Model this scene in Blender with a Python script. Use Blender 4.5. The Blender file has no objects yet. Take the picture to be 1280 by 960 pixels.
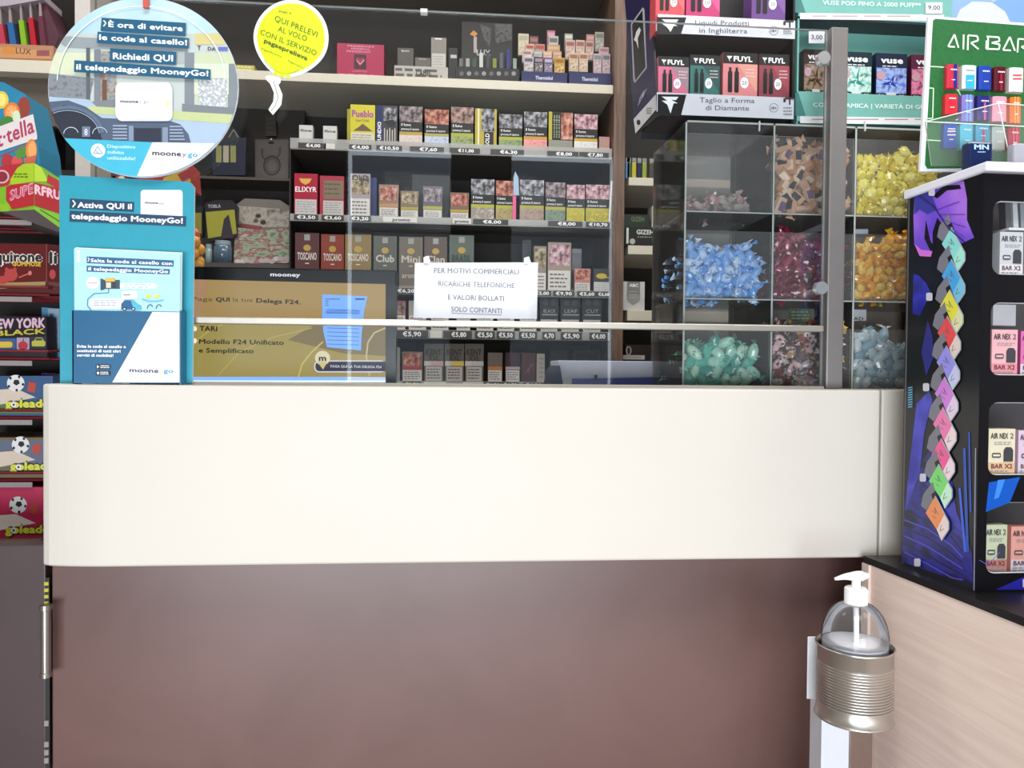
import bpy, bmesh, random
from math import *
from mathutils import Vector, Matrix
random.seed(7)
scene = bpy.context.scene
COL = scene.collection

# ---------------------------------------------------------------- camera
CAM = Vector((0, 0, 1.15))
YAW, PITCH, ROLL, FPX = radians(4.9), radians(1.07), 0.009, 960.0
Fw = Vector((sin(YAW)*cos(PITCH), cos(YAW)*cos(PITCH), -sin(PITCH)))
R0 = Vector((cos(YAW), -sin(YAW), 0)); U0 = R0.cross(Fw)
Up = U0*cos(ROLL) - R0*sin(ROLL); Rt = R0*cos(ROLL) + U0*sin(ROLL)
cam = bpy.data.cameras.new('camera'); camo = bpy.data.objects.new('camera', cam); COL.objects.link(camo)
cam.sensor_width = 36; cam.lens = FPX/1280*36; cam.clip_start = .02; cam.clip_end = 200
mw = Matrix((Rt, Up, -Fw)).transposed().to_4x4(); mw.translation = CAM
camo.matrix_world = mw
scene.camera = camo

# ---------------------------------------------------------------- world, lights, exposure
w = bpy.data.worlds.new('world'); scene.world = w; w.use_nodes = True
bg = w.node_tree.nodes['Background']; bg.inputs['Color'].default_value = (.80, .90, 1.0, 1); bg.inputs['Strength'].default_value = 3.4
def area(name, loc, size, sizey, power, color, rot=(0, 0, 0)):
    l = bpy.data.lights.new(name, 'AREA'); l.shape = 'RECTANGLE'; l.size = size; l.size_y = sizey
    l.energy = power; l.color = color
    o = bpy.data.objects.new(name, l); o.location = loc; o.rotation_euler = rot; COL.objects.link(o); return o
area('overhead_light', (.1, -.35, 2.82), 1.3, .9, 30, (1, .985, .96))
area('overhead_light', (1.5, .2, 2.82), .6, 1.2, 16, (1, .98, .95))
area('overhead_light', (.55, 1.75, 2.82), 1.9, .3, 15, (1, .93, .84))  # unseen lamp, moved and widened to brighten the candy case
area('overhead_light', (-.9, 1.35, 2.82), .9, .3, 11, (1, .95, .88))  # unseen lamp added to brighten the left side of the candy case
area('low_front_fill', (-.35, -2.35, .52), 2.6, .9, 98, (.88, .94, 1), (radians(90), 0, 0))  # unseen fill added low at the front; no doorway stands there
scene.view_settings.view_transform = 'Standard'; scene.view_settings.look = 'None'
scene.view_settings.gamma = 1; scene.view_settings.use_curve_mapping = False
scene.view_settings.exposure = 0.35
try: scene.cycles.transparent_max_bounces = 32
except Exception: pass

# ---------------------------------------------------------------- projection helpers (measuring positions on real planes)
def ray(x, y): return Fw*FPX + Rt*(x-640) + Up*(480-y)
def WY(x, y, Y):
    d = ray(x, y); return CAM + d*(Y/d.y)
def WP(x, y, p, n):
    d = ray(x, y); return CAM + d*((p-CAM).dot(n)/d.dot(n))

# ---------------------------------------------------------------- materials
MC = {}
def lin(c): return c/12.92 if c <= .04045 else ((c+.055)/1.055)**2.4
def hexc(h): return tuple(lin(int(h[i:i+2], 16)/255) for i in (0, 2, 4))
def nodes(m): m.use_nodes = True; return m.node_tree, m.node_tree.nodes['Principled BSDF']
def mat(h, rough=.5, metal=0, coat=0, bump=0, emit=0, vary=.06, scale=60):
    k = (h, rough, metal, coat, bump, emit, vary, scale)
    if k in MC: return MC[k]
    m = bpy.data.materials.new('m_'+h); nt, b = nodes(m); c = hexc(h)
    b.inputs['Base Color'].default_value = (*c, 1); b.inputs['Roughness'].default_value = rough
    b.inputs['Metallic'].default_value = metal; b.inputs['Coat Weight'].default_value = coat
    if vary and not emit:
        t = nt.nodes.new('ShaderNodeTexCoord'); n = nt.nodes.new('ShaderNodeTexNoise'); n.inputs['Scale'].default_value = scale
        nt.links.new(t.outputs['Object'], n.inputs['Vector'])
        mx = nt.nodes.new('ShaderNodeMix'); mx.data_type = 'RGBA'
        mx.inputs[6].default_value = (*[x*(1-vary) for x in c], 1); mx.inputs[7].default_value = (*[min(1, x*(1+vary)) for x in c], 1)
        nt.links.new(n.outputs['Fac'], mx.inputs[0]); nt.links.new(mx.outputs[2], b.inputs['Base Color'])
        if bump:
            bp = nt.nodes.new('ShaderNodeBump'); bp.inputs['Strength'].default_value = bump; bp.inputs['Distance'].default_value = .002
            nt.links.new(n.outputs['Fac'], bp.inputs['Height']); nt.links.new(bp.outputs['Normal'], b.inputs['Normal'])
    if emit:
        b.inputs['Emission Color'].default_value = (*c, 1); b.inputs['Emission Strength'].default_value = emit
        b.inputs['Base Color'].default_value = (.01, .01, .01, 1)
    MC[k] = m; return m
def blotch(cols, scale=90, rough=.45, detail=2, stretch=(1, 1, 1)):
    """printed picture: soft patches of several inks"""
    k = ('b', tuple(cols), scale, stretch)
    if k in MC: return MC[k]
    m = bpy.data.materials.new('picture_print'); nt, b = nodes(m); b.inputs['Roughness'].default_value = rough
    t = nt.nodes.new('ShaderNodeTexCoord'); mp = nt.nodes.new('ShaderNodeMapping'); mp.inputs['Scale'].default_value = stretch
    n = nt.nodes.new('ShaderNodeTexNoise')
    n.inputs['Scale'].default_value = scale; n.inputs['Detail'].default_value = detail
    r = nt.nodes.new('ShaderNodeValToRGB'); r.color_ramp.interpolation = 'LINEAR'
    while len(r.color_ramp.elements) < len(cols): r.color_ramp.elements.new(.5)
    for i, c in enumerate(cols):
        e = r.color_ramp.elements[i]; e.position = .34+.32*i/(len(cols)-1); e.color = (*hexc(c), 1)
    nt.links.new(t.outputs['Object'], mp.inputs['Vector']); nt.links.new(mp.outputs['Vector'], n.inputs['Vector'])
    nt.links.new(n.outputs['Fac'], r.inputs['Fac']); nt.links.new(r.outputs['Color'], b.inputs['Base Color'])
    MC[k] = m; return m
def wood(c1, c2, stretch=(3, 3, 60), rough=.45, key='w'):
    k = (key, c1, c2, stretch)
    if k in MC: return MC[k]
    m = bpy.data.materials.new('wood_grain'); nt, b = nodes(m); b.inputs['Roughness'].default_value = rough
    t = nt.nodes.new('ShaderNodeTexCoord'); mp = nt.nodes.new('ShaderNodeMapping'); mp.inputs['Scale'].default_value = stretch
    n = nt.nodes.new('ShaderNodeTexNoise'); n.inputs['Scale'].default_value = 3.4; n.inputs['Detail'].default_value = 8; n.inputs['Distortion'].default_value = .8
    r = nt.nodes.new('ShaderNodeValToRGB'); r.color_ramp.elements[0].position = .36; r.color_ramp.elements[1].position = .62
    r.color_ramp.elements[0].color = (*hexc(c1), 1); r.color_ramp.elements[1].color = (*hexc(c2), 1)
    nt.links.new(t.outputs['Object'], mp.inputs['Vector']); nt.links.new(mp.outputs['Vector'], n.inputs['Vector'])
    nt.links.new(n.outputs['Fac'], r.inputs['Fac']); nt.links.new(r.outputs['Color'], b.inputs['Base Color'])
    MC[k] = m; return m
def clear(tint='ffffff', haze=.0, ior=1.45, rough=.01, key=''):
    """thin clear sheet: see-through with a fresnel reflection and a little haze"""
    k = ('c', tint, haze, ior, rough)
    if k in MC: return MC[k]
    m = bpy.data.materials.new('clear_sheet'); m.use_nodes = True; nt = m.node_tree; nt.nodes.clear()
    o = nt.nodes.new('ShaderNodeOutputMaterial'); tr = nt.nodes.new('ShaderNodeBsdfTransparent'); tr.inputs[0].default_value = (*hexc(tint), 1)
    gl = nt.nodes.new('ShaderNodeBsdfGlossy'); gl.inputs['Roughness'].default_value = rough
    df = nt.nodes.new('ShaderNodeBsdfDiffuse'); df.inputs[0].default_value = (.8, .8, .8, 1)
    fr = nt.nodes.new('ShaderNodeFresnel'); fr.inputs[0].default_value = ior
    m1 = nt.nodes.new('ShaderNodeMixShader'); m1.inputs[0].default_value = haze
    nt.links.new(tr.outputs[0], m1.inputs[1]); nt.links.new(df.outputs[0], m1.inputs[2])
    m2 = nt.nodes.new('ShaderNodeMixShader'); nt.links.new(fr.outputs[0], m2.inputs[0])
    nt.links.new(m1.outputs[0], m2.inputs[1]); nt.links.new(gl.outputs[0], m2.inputs[2]); nt.links.new(m2.outputs[0], o.inputs[0])
    MC[k] = m; return m
GLASS = clear('fdfefe', 0, 1.5); ACR = clear('fdfdfd', .05, 1.25, .04); EDGE = mat('b4bab6', .2, coat=.5)  # ACR haze raised to brighten the dark candy case
WHITE = mat('f4f4f6'); BLACK = mat('0b0b0d', .5); STEEL = mat('9c9894', .32, .9, scale=200)

# ---------------------------------------------------------------- mesh builder
class MB:
    def __init__(s): s.v = []; s.f = []; s.m = []; s.mats = []
    def mi(s, m):
        if m not in s.mats: s.mats.append(m)
        return s.mats.index(m)
    def face(s, pts, m):
        n = len(s.v); s.v += [Vector(p) for p in pts]; s.f.append(tuple(range(n, n+len(pts)))); s.m.append(s.mi(m)); return s
    def extr(s, pts, vec, m, mside=None):
        pts = [Vector(p) for p in pts]; vec = Vector(vec); n = len(pts); b = len(s.v)
        s.v += pts+[p+vec for p in pts]; k = s.mi(m); k2 = s.mi(mside or m)
        s.f.append(tuple(range(b, b+n))); s.m.append(k)
        s.f.append(tuple(range(b+2*n-1, b+n-1, -1))); s.m.append(k)
        for i in range(n):
            j = (i+1) % n; s.f.append((b+j, b+i, b+n+i, b+n+j)); s.m.append(k2)
        return s
    def box(s, x0, x1, y0, y1, z0, z1, m, side=None):
        return s.extr([(x0, y0, z0), (x1, y0, z0), (x1, y0, z1), (x0, y0, z1)], (0, y1-y0, 0), m, side)
    def lathe(s, cx, cy, prof, m, n=32):
        b = len(s.v); k = s.mi(m)
        for r, z in prof:
            for i in range(n):
                a = 2*pi*i/n; s.v.append(Vector((cx+r*cos(a), cy+r*sin(a), z)))
        for j in range(len(prof)-1):
            for i in range(n):
                i2 = (i+1) % n; s.f.append((b+j*n+i, b+j*n+i2, b+(j+1)*n+i2, b+(j+1)*n+i)); s.m.append(k)
        return s
    def tube(s, pts, r, m, n=8, cap=True):
        pts = [Vector(p) for p in pts]; b = len(s.v); k = s.mi(m); up = Vector((.13, .21, 1)).normalized()
        for i, p in enumerate(pts):
            d = (pts[min(i+1, len(pts)-1)]-pts[max(i-1, 0)]).normalized()
            u = d.cross(up)
            if u.length < .05: u = d.cross(Vector((1, .1, 0)))
            u.normalize(); v = d.cross(u); rr = r[i] if isinstance(r, (list, tuple)) else r
            for j in range(n):
                a = 2*pi*j/n; s.v.append(p+u*cos(a)*rr+v*sin(a)*rr)
        for i in range(len(pts)-1):
            for j in range(n):
                j2 = (j+1) % n; s.f.append((b+i*n+j, b+i*n+j2, b+(i+1)*n+j2, b+(i+1)*n+j)); s.m.append(k)
        if cap:
            s.f.append(tuple(range(b+n-1, b-1, -1))); s.m.append(k); e = b+(len(pts)-1)*n; s.f.append(tuple(range(e, e+n))); s.m.append(k)
        return s
    def blob(s, c, rad, m, n=8, rings=5, rot=None, noise=0):
        b = len(s.v); k = s.mi(m); c = Vector(c)
        for i in range(rings+1):
            th = pi*i/rings
            for j in range(n):
                a = 2*pi*j/n; q = 1+noise*random.uniform(-1, 1)
                p = Vector((rad[0]*sin(th)*cos(a)*q, rad[1]*sin(th)*sin(a)*q, rad[2]*cos(th)))
                if rot: p = rot @ p
                s.v.append(c+p)
        for i in range(rings):
            for j in range(n):
                j2 = (j+1) % n; s.f.append((b+i*n+j, b+(i+1)*n+j, b+(i+1)*n+j2, b+i*n+j2)); s.m.append(k)
        return s
    def mesh(s, name, loc=(0, 0, 0), smooth=False):
        me = bpy.data.meshes.new(name); L = Vector(loc)
        me.from_pydata([tuple(p-L) for p in s.v], [], s.f)
        for m in s.mats: me.materials.append(m)
        me.polygons.foreach_set('material_index', s.m)
        if smooth: me.polygons.foreach_set('use_smooth', [True]*len(s.f))
        me.update(); return me
    def build(s, name, parent=None, loc=(0, 0, 0), smooth=False, bevel=0, seg=2, clean=False):
        if parent is not None:
            loc = parent_loc(parent)
        me = s.mesh(name, loc, smooth)
        if clean or smooth:
            bm = bmesh.new(); bm.from_mesh(me); bmesh.ops.remove_doubles(bm, verts=bm.verts, dist=1e-5)
            bmesh.ops.recalc_face_normals(bm, faces=bm.faces); bm.to_mesh(me); bm.free()
        o = bpy.data.objects.new(name, me); COL.objects.link(o)
        if parent is None: o.location = loc
        else: o.parent = parent
        if bevel:
            md = o.modifiers.new('bevel', 'BEVEL'); md.width = bevel; md.segments = seg; md.limit_method = 'ANGLE'; md.angle_limit = radians(40)
        return o
def parent_loc(p):
    L = Vector((0, 0, 0))
    while p is not None:
        if 'local' in p: return Vector((0, 0, 0))
        L += p.location; p = p.parent
    return L
def tag(o, label=None, cat=None, group=None, kind=None):
    if label: o['label'] = label
    if cat: o['category'] = cat
    if group: o['group'] = group
    if kind: o['kind'] = kind
    return o
def thing(name, label, cat, loc=(0, 0, 0), group=None, rz=0, local=False):
    o = bpy.data.objects.new(name, None); COL.objects.link(o); o.empty_display_size = .02
    o.location = loc; o.rotation_euler = (0, 0, rz)
    if local: LOCAL.append(o); o['local'] = 1
    return tag(o, label, cat, group)
LOCAL = []
def dup(root, loc, rot=None, label=None, group=None):
    r = root.copy(); COL.objects.link(r); r.location = loc
    if rot is not None: r.rotation_euler = rot
    if label: r['label'] = label
    if group: r['group'] = group
    for ch in list(root.children):
        c = ch.copy(); COL.objects.link(c); c.parent = r
        for g in ch.children:
            d = g.copy(); COL.objects.link(d); d.parent = c
    return r

# ---------------------------------------------------------------- lettering and flat print
TC = {}
def glyphs(s, bold=0.0):
    k = (s, bold)
    if k not in TC:
        cu = bpy.data.curves.new('t', 'FONT'); cu.body = s; cu.size = 1; cu.resolution_u = 2; cu.fill_mode = 'FRONT'
        cu.space_character = 1.02
        o = bpy.data.objects.new('t', cu); COL.objects.link(o)
        dg = bpy.context.evaluated_depsgraph_get(); me = bpy.data.meshes.new_from_object(o.evaluated_get(dg))
        vs = [(v.co.x, v.co.y) for v in me.vertices]; fs = [tuple(p.vertices) for p in me.polygons]
        if bold > 0:   # heavier weight: the same outlines struck again a little to each side
            n = len(vs); v0, f0 = list(vs), list(fs)
            for q, (dx, dy) in enumerate(((bold, 0), (-bold, 0), (0, bold), (0, -bold)), 1):
                vs += [(x+dx, y+dy) for x, y in v0]; fs += [tuple(i+n*q for i in f) for f in f0]
        bpy.data.objects.remove(o); bpy.data.curves.remove(cu); bpy.data.meshes.remove(me)
        if not vs: vs = [(0, 0), (1, 0)]
        TC[k] = (vs, fs, min(v[0] for v in vs), max(v[0] for v in vs))
    return TC[k]
LIFT = .0003
class Face:
    """a flat printable face: P(a, b, layer) gives the point"""
    def __init__(s, mb, P, sy): s.mb = mb; s.P = P; s.sy = sy; s.k = 0
    def poly(s, pts, m, l=1):
        s.k += 1; l += s.k*.02; s.mb.face([s.P(a, b, l) for a, b in pts], m)
    def rect(s, a0, b0, a1, b1, m, l=1): s.poly([(a0, b0), (a1, b0), (a1, b1), (a0, b1)], m, l)
    def ell(s, a, b, ra, rb, m, l=1, n=20, t0=0, t1=360):
        s.poly([(a+ra*cos(radians(t0+(t1-t0)*i/n)), b+rb*sin(radians(t0+(t1-t0)*i/n))) for i in range(n if t1-t0 == 360 else n+1)], m, l)
    def rrect(s, a0, b0, a1, b1, r, m, l=1):
        pts = []
        sa = 1 if a1 > a0 else -1; sb = 1 if b1 > b0 else -1; rb = r*sb; ra = r*sa
        for ca, cb, t in ((a1-ra, b1-rb, 0), (a0+ra, b1-rb, 90), (a0+ra, b0+rb, 180), (a1-ra, b0+rb, 270)):
            for i in range(5):
                q = radians(t+22.5*i); pts.append((ca+ra*cos(q), cb+rb*sin(q)))
        s.poly(pts, m, l)
    def line(s, pts, wd, m, l=1):
        for (a0, b0), (a1, b1) in zip(pts, pts[1:]):
            dx, dy = a1-a0, b1-b0; L = hypot(dx, dy) or 1; nx, ny = -dy/L*wd/2, dx/L*wd/2
            s.poly([(a0+nx, b0+ny), (a1+nx, b1+ny), (a1-nx, b1-ny), (a0-nx, b0-ny)], m, l)
    def arc(s, a, b, ra, rb, t0, t1, wd, m, l=1, n=16):
        s.line([(a+ra*cos(radians(t0+(t1-t0)*i/n)), b+rb*sin(radians(t0+(t1-t0)*i/n))) for i in range(n+1)], wd, m, l)
    def text(s, t, a0, b0, a1, b1, h, m, l=2, bold=.0, vert=None):
        """baseline from (a0,b0) to (a1,b1), cap height h in face units"""
        vs, fs, x0, x1 = glyphs(t, bold); s.k += 1; l += s.k*.02
        O = s.P(a0, b0, l); U = s.P(a1, b1, l)-O
        if vert: V = s.P(a0+vert[0], b0+vert[1], l)-O
        else: V = s.P(a0, b0+h*s.sy, l)-O
        b = len(s.mb.v); k = s.mb.mi(m)
        N = s.P(a0, b0, l+.05)-O; n1 = len(vs)//5 if bold > 0 else len(vs)
        s.mb.v += [O+U*((x-x0)/(x1-x0))+V*(y/.69)+N*(i//n1) for i, (x, y) in enumerate(vs)]
        for f in fs: s.mb.f.append(tuple(b+i for i in f)); s.mb.m.append(k)
    def lines(s, a0, b0, a1, b1, n, m, l=2, fill=.5):
        """rows of print too small to read"""
        st = (b1-b0)/n
        for i in range(n):
            q = b0+st*(i+.5); e = a1-(a1-a0)*random.uniform(0, .22)
            a = a0
            while a < e:
                wln = (a1-a0)*random.uniform(.10, .26); s.rect(a, q-st*fill/2, min(a+wln, e), q+st*fill/2, m, l); a += wln+(a1-a0)*.05
def FY(mb, Y):
    return Face(mb, lambda a, b, l=0: WY(a, b, Y)+Vector((0, -LIFT*l, 0)), -1)
def FP(mb, p, n):
    p = Vector(p); n = Vector(n).normalized()
    return Face(mb, lambda a, b, l=0: WP(a, b, p, n)+n*LIFT*l, -1)
def FB(mb, x0, x1, z0, z1, y):
    return Face(mb, lambda a, b, l=0: Vector((x0+a*(x1-x0), y-LIFT*l, z0+b*(z1-z0))), 1)
def sub(bm_name, parent, fn, **k):
    mb = MB(); fn(mb); return mb.build(bm_name, parent, **k)
# ================================================================ THE SETTING
CREAM = mat('ddd6c4', .35, vary=.03); BOARD = mat('cfc9ba', .4, vary=.04); DARKW = mat('1a1716', .6); BROWNW = wood('5d4940', '7a6154', (30, 30, 2))
def struct(name, fn, **k):
    o = sub(name, None, fn, **k); o['kind'] = 'structure'; return o
struct('floor', lambda m: m.box(-2.6, 3, -2.6, 2.8, -.05, 0, mat('8f8378', .35, bump=.1)))
struct('ceiling', lambda m: m.box(-2.6, 3, -2.6, 2.8, 2.9, 2.95, mat('b9b3aa', .7)))
struct('wall_back', lambda m: m.box(-2.6, 3, 2.7, 2.8, 0, 2.9, mat('2b2624', .6)))
struct('wall_left', lambda m: m.box(-2.65, -2.6, -2.6, 2.8, 0, 2.9, mat('8c8074', .7)))
struct('wall_right', lambda m: m.box(3, 3.05, -2.6, 2.8, 0, 2.9, mat('a59b90', .7)))
# shop front behind the viewer: an unseen window, open slits added for bright lines mirrored in the counter glass
WX0, WX1, WZ0, WZ1 = -.62, 1.06, 1.0, 2.52
def wf(m):
    c = mat('3a3533', .7)
    m.box(-2.6, WX0, -2.6, -2.5, 0, 2.9, c); m.box(WX1, 3, -2.6, -2.5, 0, 2.9, c)
    m.box(WX0, WX1, -2.6, -2.5, 0, WZ0, c); m.box(WX0, WX1, -2.6, -2.5, WZ1, 2.9, c)
struct('wall_front', wf)
wn = thing('window_1', None, None, (0, 0, 0)); wn['kind'] = 'structure'
fr = mat('3a3836', .5)
sub('window_frame', wn, lambda m: [m.box(.02, .40, -2.57, -2.53, WZ0, WZ1, fr), m.box(WX0+.03, WX1-.03, -2.57, -2.53, 2.0, 2.02, mat('d8d8d8'))])
TINT = clear('a6a8aa', .02, 1.45)  # tint set for the grey haze mirrored in the counter glass
sub('pane', wn, lambda m: m.box(WX0+.03, .02, -2.56, -2.55, WZ0, WZ1-.05, TINT))
sub('pane', wn, lambda m: m.box(.40, WX1-.03, -2.56, -2.55, WZ0, WZ1-.05, TINT))

# ================================================================ COUNTER
ZF0, ZF1 = .872, 1.1245
FXL, FXS, FXR = -.5585, .6505, .74
def fascia(m, x0, x1, curve):
    pts = []
    if curve:
        for i in range(9):
            t = i/8; pts.append((x0+.10*t, 1.10+.012*(1-t)**2))
        pts = [(x0, 1.17), (x0, 1.122), (x0+.002, 1.115)]+pts[1:]
    else: pts = [(x0, 1.17), (x0, 1.10)]
    pts += [(x1, 1.10), (x1, 1.17)]
    m.extr([(a, b, ZF1) for a, b in pts], (0, 0, ZF0-ZF1), CREAMF)
CREAMF = mat('cdc8bf', .5, vary=.02, scale=8)
f1 = tag(sub('counter_fascia', None, lambda m: fascia(m, FXL, FXS-.0012, 1), loc=(0, 1.14, ZF0), bevel=.003), 'long cream front board of the counter above brown panel', 'counter board')
f2 = tag(sub('counter_fascia', None, lambda m: fascia(m, FXS+.0012, .80, 0), loc=(.7, 1.14, ZF0), bevel=.002), 'short cream counter board end piece beside black vape display', 'counter board')
BR = wood('644945', '6c504c', (1.2, 1.2, 1.2), .34)
ct = thing('counter', 'brown laminate counter base under the cream front board', 'counter', (.05, 1.2, 0))
xg0 = WY(57, 850, 1.19).x; xg1 = WY(65, 850, 1.19).x
sub('front_panel', ct, lambda m: m.box(xg1, .70, 1.19, 1.22, 0, ZF0, BR), bevel=.002)
sub('inner_worktop', ct, lambda m: m.box(-.55, 1.3, 1.172, 1.75, 1.06, 1.10, mat('b9b2a6', .4)))
sub('inner_shelf', ct, lambda m: m.box(-.55, 1.3, 1.23, 1.75, .5, .53, DARKW))
gt = thing('counter_gate', 'dark brown swing gate left of the counter with steel tube handle', 'gate', (-.9, 1.2, 0))
zg = WY(20, 681, 1.19).z
sub('gate_panel', gt, lambda m: [m.box(-1.5, xg0, 1.19, 1.22, 0, zg, wood('3f3032', '463638', (1.2, 1.2, 1.2), .4))], bevel=.002)
hx = WY(57, 800, 1.165)
def hnd(m):
    a, b = WY(57.5, 846, 1.165), WY(57.5, 756, 1.165)
    m.tube([(a.x, 1.165, a.z), (a.x, 1.165, a.z+.006), (a.x, 1.165, a.z+.007), (a.x, 1.165, b.z-.008), (a.x, 1.165, b.z-.007), (a.x, 1.165, b.z)], [.0078, .0078, .0068, .0068, .0085, .0085], STEEL, 20)
h_ = sub('tube_handle', gt, hnd, smooth=False); h_['label'] = 'upright brushed steel tube handle'
def chain(m):
    a, b = WY(63, 720, 1.20), WY(63, 958, 1.20); m.box(a.x-.0032, a.x+.0032, 1.1905, 1.194, b.z, a.z, mat('1a1a1a'))
hz = sub('edge_strip', gt, chain)
for i in range(4):
    p = WY(63, 727+i*8, 1.20); sub('yellow_mark', hz, lambda m: m.box(p.x-.003, p.x+.003, 1.188, 1.1904, p.z-.0025, p.z+.0025, mat('b8b23c')))
for y in (900, 926, 936, 946):
    p = WY(63, y, 1.20); sub('grey_mark', hz, lambda m: m.box(p.x-.003, p.x+.003, 1.188, 1.1904, p.z-.004, p.z+.004, mat('8a8580')))

# wood side counter running towards the viewer on the right
E0 = Vector((.6215, 1.088, 0)); dirw = Vector((.086, -1, 0)).normalized(); nw = Vector((-1, -.086, 0)).normalized()
E1 = E0+dirw*1.0
sc = thing('side_counter', 'pale wood side counter with thin black top under the vape displays', 'counter', (.9, .6, 0))
WOODP = wood('e4cdc2', 'ecd8cd', (1.5, 1.6, 38), .42, 'ws')
def sidew(m):
    q = [E0, E1, E1+Vector((.9, .08, 0)), E0+Vector((.9, 0, 0))]
    m.extr([(p.x, p.y, .868) for p in q], (0, 0, -.868), WOODP)
sub('side_panel', sc, sidew)
def sidet(m):
    q = [E0+nw*.002, E1+nw*.002, E1+Vector((.9, .08, 0)), E0+Vector((.9, 0, 0))]
    m.extr([(p.x, p.y, .8785) for p in q], (0, 0, -.010), mat('101012', .35))
sub('black_top', sc, sidet)
def sidee(m):
    q = [E0+nw*.004+dirw*.0, E0+nw*.004+dirw*.016, E0+dirw*.016, E0]
    m.extr([(p.x, p.y, .868) for p in q], (0, 0, -.868), mat('dcc8bc', .4))
sub('corner_strip', sc, sidee)

# ================================================================ GLASS SCREEN
gs = thing('glass_screen', 'clear glass counter screen with steel rail, post and round standoffs', 'glass screen', (.1, 1.15, ZF1))
GX0 = WY(120, 240, 1.15).x; GX1 = WY(1030, 240, 1.15).x; GT = 1.6775
zr0, zr1 = 1.2125, 1.2225
sub('upper_pane', gs, lambda m: m.box(GX0, GX1, 1.147, 1.153, zr1, GT, GLASS, EDGE))
sub('lower_pane', gs, lambda m: m.box(GX0, GX1, 1.147, 1.153, ZF1, zr0, GLASS, EDGE))
RAIL = mat('b6b0a6', .35, .65)
sub('steel_rail', gs, lambda m: m.box(GX0, GX1, 1.143, 1.157, zr0, zr1, RAIL), bevel=.0015)
px0, px1 = WY(1030, 300, 1.155).x, WY(1051, 300, 1.155).x
pz = WY(1045, 37, 1.155).z
sub('steel_post', gs, lambda m: m.box(px0+.002, px1+.002, 1.145, 1.170, ZF1, pz, mat('7e7a79', .42, .35)), bevel=.002)
for (sx, sy) in ((1029, 73), (1026, 360)):
    p = WY(sx, sy, 1.14)
    so_ = sub('standoff', gs, lambda m: m.tube([(p.x, 1.136, p.z), (p.x, 1.147, p.z)], [.0098, .0098], mat('c9c9cb', .3, .8), 24), clean=True)
    sub('standoff_arm', so_, lambda m: m.box(p.x, px0+.004, 1.154, 1.160, p.z-.004, p.z+.004, RAIL))
sub('top_clip', gs, lambda m: [(lambda q: m.box(q.x-.005, q.x+.005, 1.144, 1.156, GT-.004, GT+.001, mat('dddddd')))(WY(530, 16, 1.15))])
# foot strip of clear plastic along the bottom of the screen
sub('foot_channel', gs, lambda m: m.box(GX0+.05, GX1, 1.140, 1.162, ZF1, ZF1+.004, mat('b9b5ab', .4)))
# ================================================================ SIGNS AND PRINT AT THE COUNTER
NAVY = mat('1d3f63', .45); TEAL = mat('2994aa', .42, coat=.1); TEALD = mat('1e6f92', .45); PALE = mat('a9d9ea', .45); INK = mat('33313a', .6)
YEL = mat('e8e22c', .45); GREY = mat('8c8c90'); LW = mat('e6e6f0', .45)
# --- round sign
rs = thing('round_sign', 'round hanging toll device sign with car dashboard picture', 'sign', WY(179, 110, 1.125))
mb = MB(); Y = 1.125
def circ(cx, cy, rx, ry, n=72): return [WY(cx+rx*cos(2*pi*i/n), cy+ry*sin(2*pi*i/n), Y) for i in range(n)]
CX, CY, RX, RY = 179, 109.5, 119, 112.5
mb.extr(circ(CX, CY, RX, RY), (0, .003, 0), mat('c3d3de', .4), WHITE)
mb.build('sign_board', rs)
mb = MB(); f = FY(mb, Y)
def clipc(pts, l, m):
    """polygon clipped to the disc"""
    bm = [(a, b) for a, b in pts]; out = bm
    N = 48
    for i in range(N):
        t0, t1 = 2*pi*i/N, 2*pi*(i+1)/N
        ax, ay, bx, by = CX+RX*.995*cos(t0), CY+RY*.995*sin(t0), CX+RX*.995*cos(t1), CY+RY*.995*sin(t1)
        ins = lambda p: (bx-ax)*(p[1]-ay)-(by-ay)*(p[0]-ax) >= -1e-6
        new = []
        for j in range(len(out)):
            p, q = out[j], out[(j+1) % len(out)]
            if ins(p): new.append(p)
            if ins(p) != ins(q):
                d1 = (bx-ax)*(p[1]-ay)-(by-ay)*(p[0]-ax); d2 = (bx-ax)*(q[1]-ay)-(by-ay)*(q[0]-ax); t = d1/(d1-d2)
                new.append((p[0]+(q[0]-p[0])*t, p[1]+(q[1]-p[1])*t))
        out = new
        if len(out) < 3: return
    f.poly(out, m, l)
def cr(a0, b0, a1, b1, l, m): clipc([(a0, b0), (a1, b0), (a1, b1), (a0, b1)], l, m)
sky = blotch(('9cc4da', 'b4d2de', 'c9dcd8'), 9)
clipc([(50, -10), (310, -10), (310, 60), (50, 50)], .5, sky)
cr(50, 42, 310, 150, 1, mat('b9c3c0')); clipc([(60, 44), (235, 55), (235, 66), (84, 60)], 2, mat('8e989c'))
clipc([(60, 66), (120, 66), (115, 95), (60, 92)], 2, mat('ccd3b6')); clipc([(245, 66), (310, 68), (310, 140), (245, 140)], 2, mat('bfc9a9'))
clipc([(60, 92), (118, 98), (112, 124), (60, 121)], 2, blotch(('686e77', '858c92', '7a7f88'), 120))
cr(108, 60, 113, 128, 3, mat('5a5f66')); cr(118, 62, 126, 130, 3, mat('777e86')); cr(126, 64, 146, 128, 2, blotch(('7d828a', '9fa09c', '8c6f5c'), 100))
cr(128, 100, 134, 128, 3, mat('6b4b3a')); cr(231, 66, 243, 135, 3, mat('7d858c')); cr(285, 80, 298, 145, 3, mat('7d858c'))
cr(243, 80, 286, 118, 3, mat('ccdcc0')); cr(248, 98, 284, 140, 4, blotch(('d8dcdc', '9aa3a8', 'e6e8e8'), 160)); cr(146, 64, 231, 80, 2, mat('a5adae'))
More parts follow.
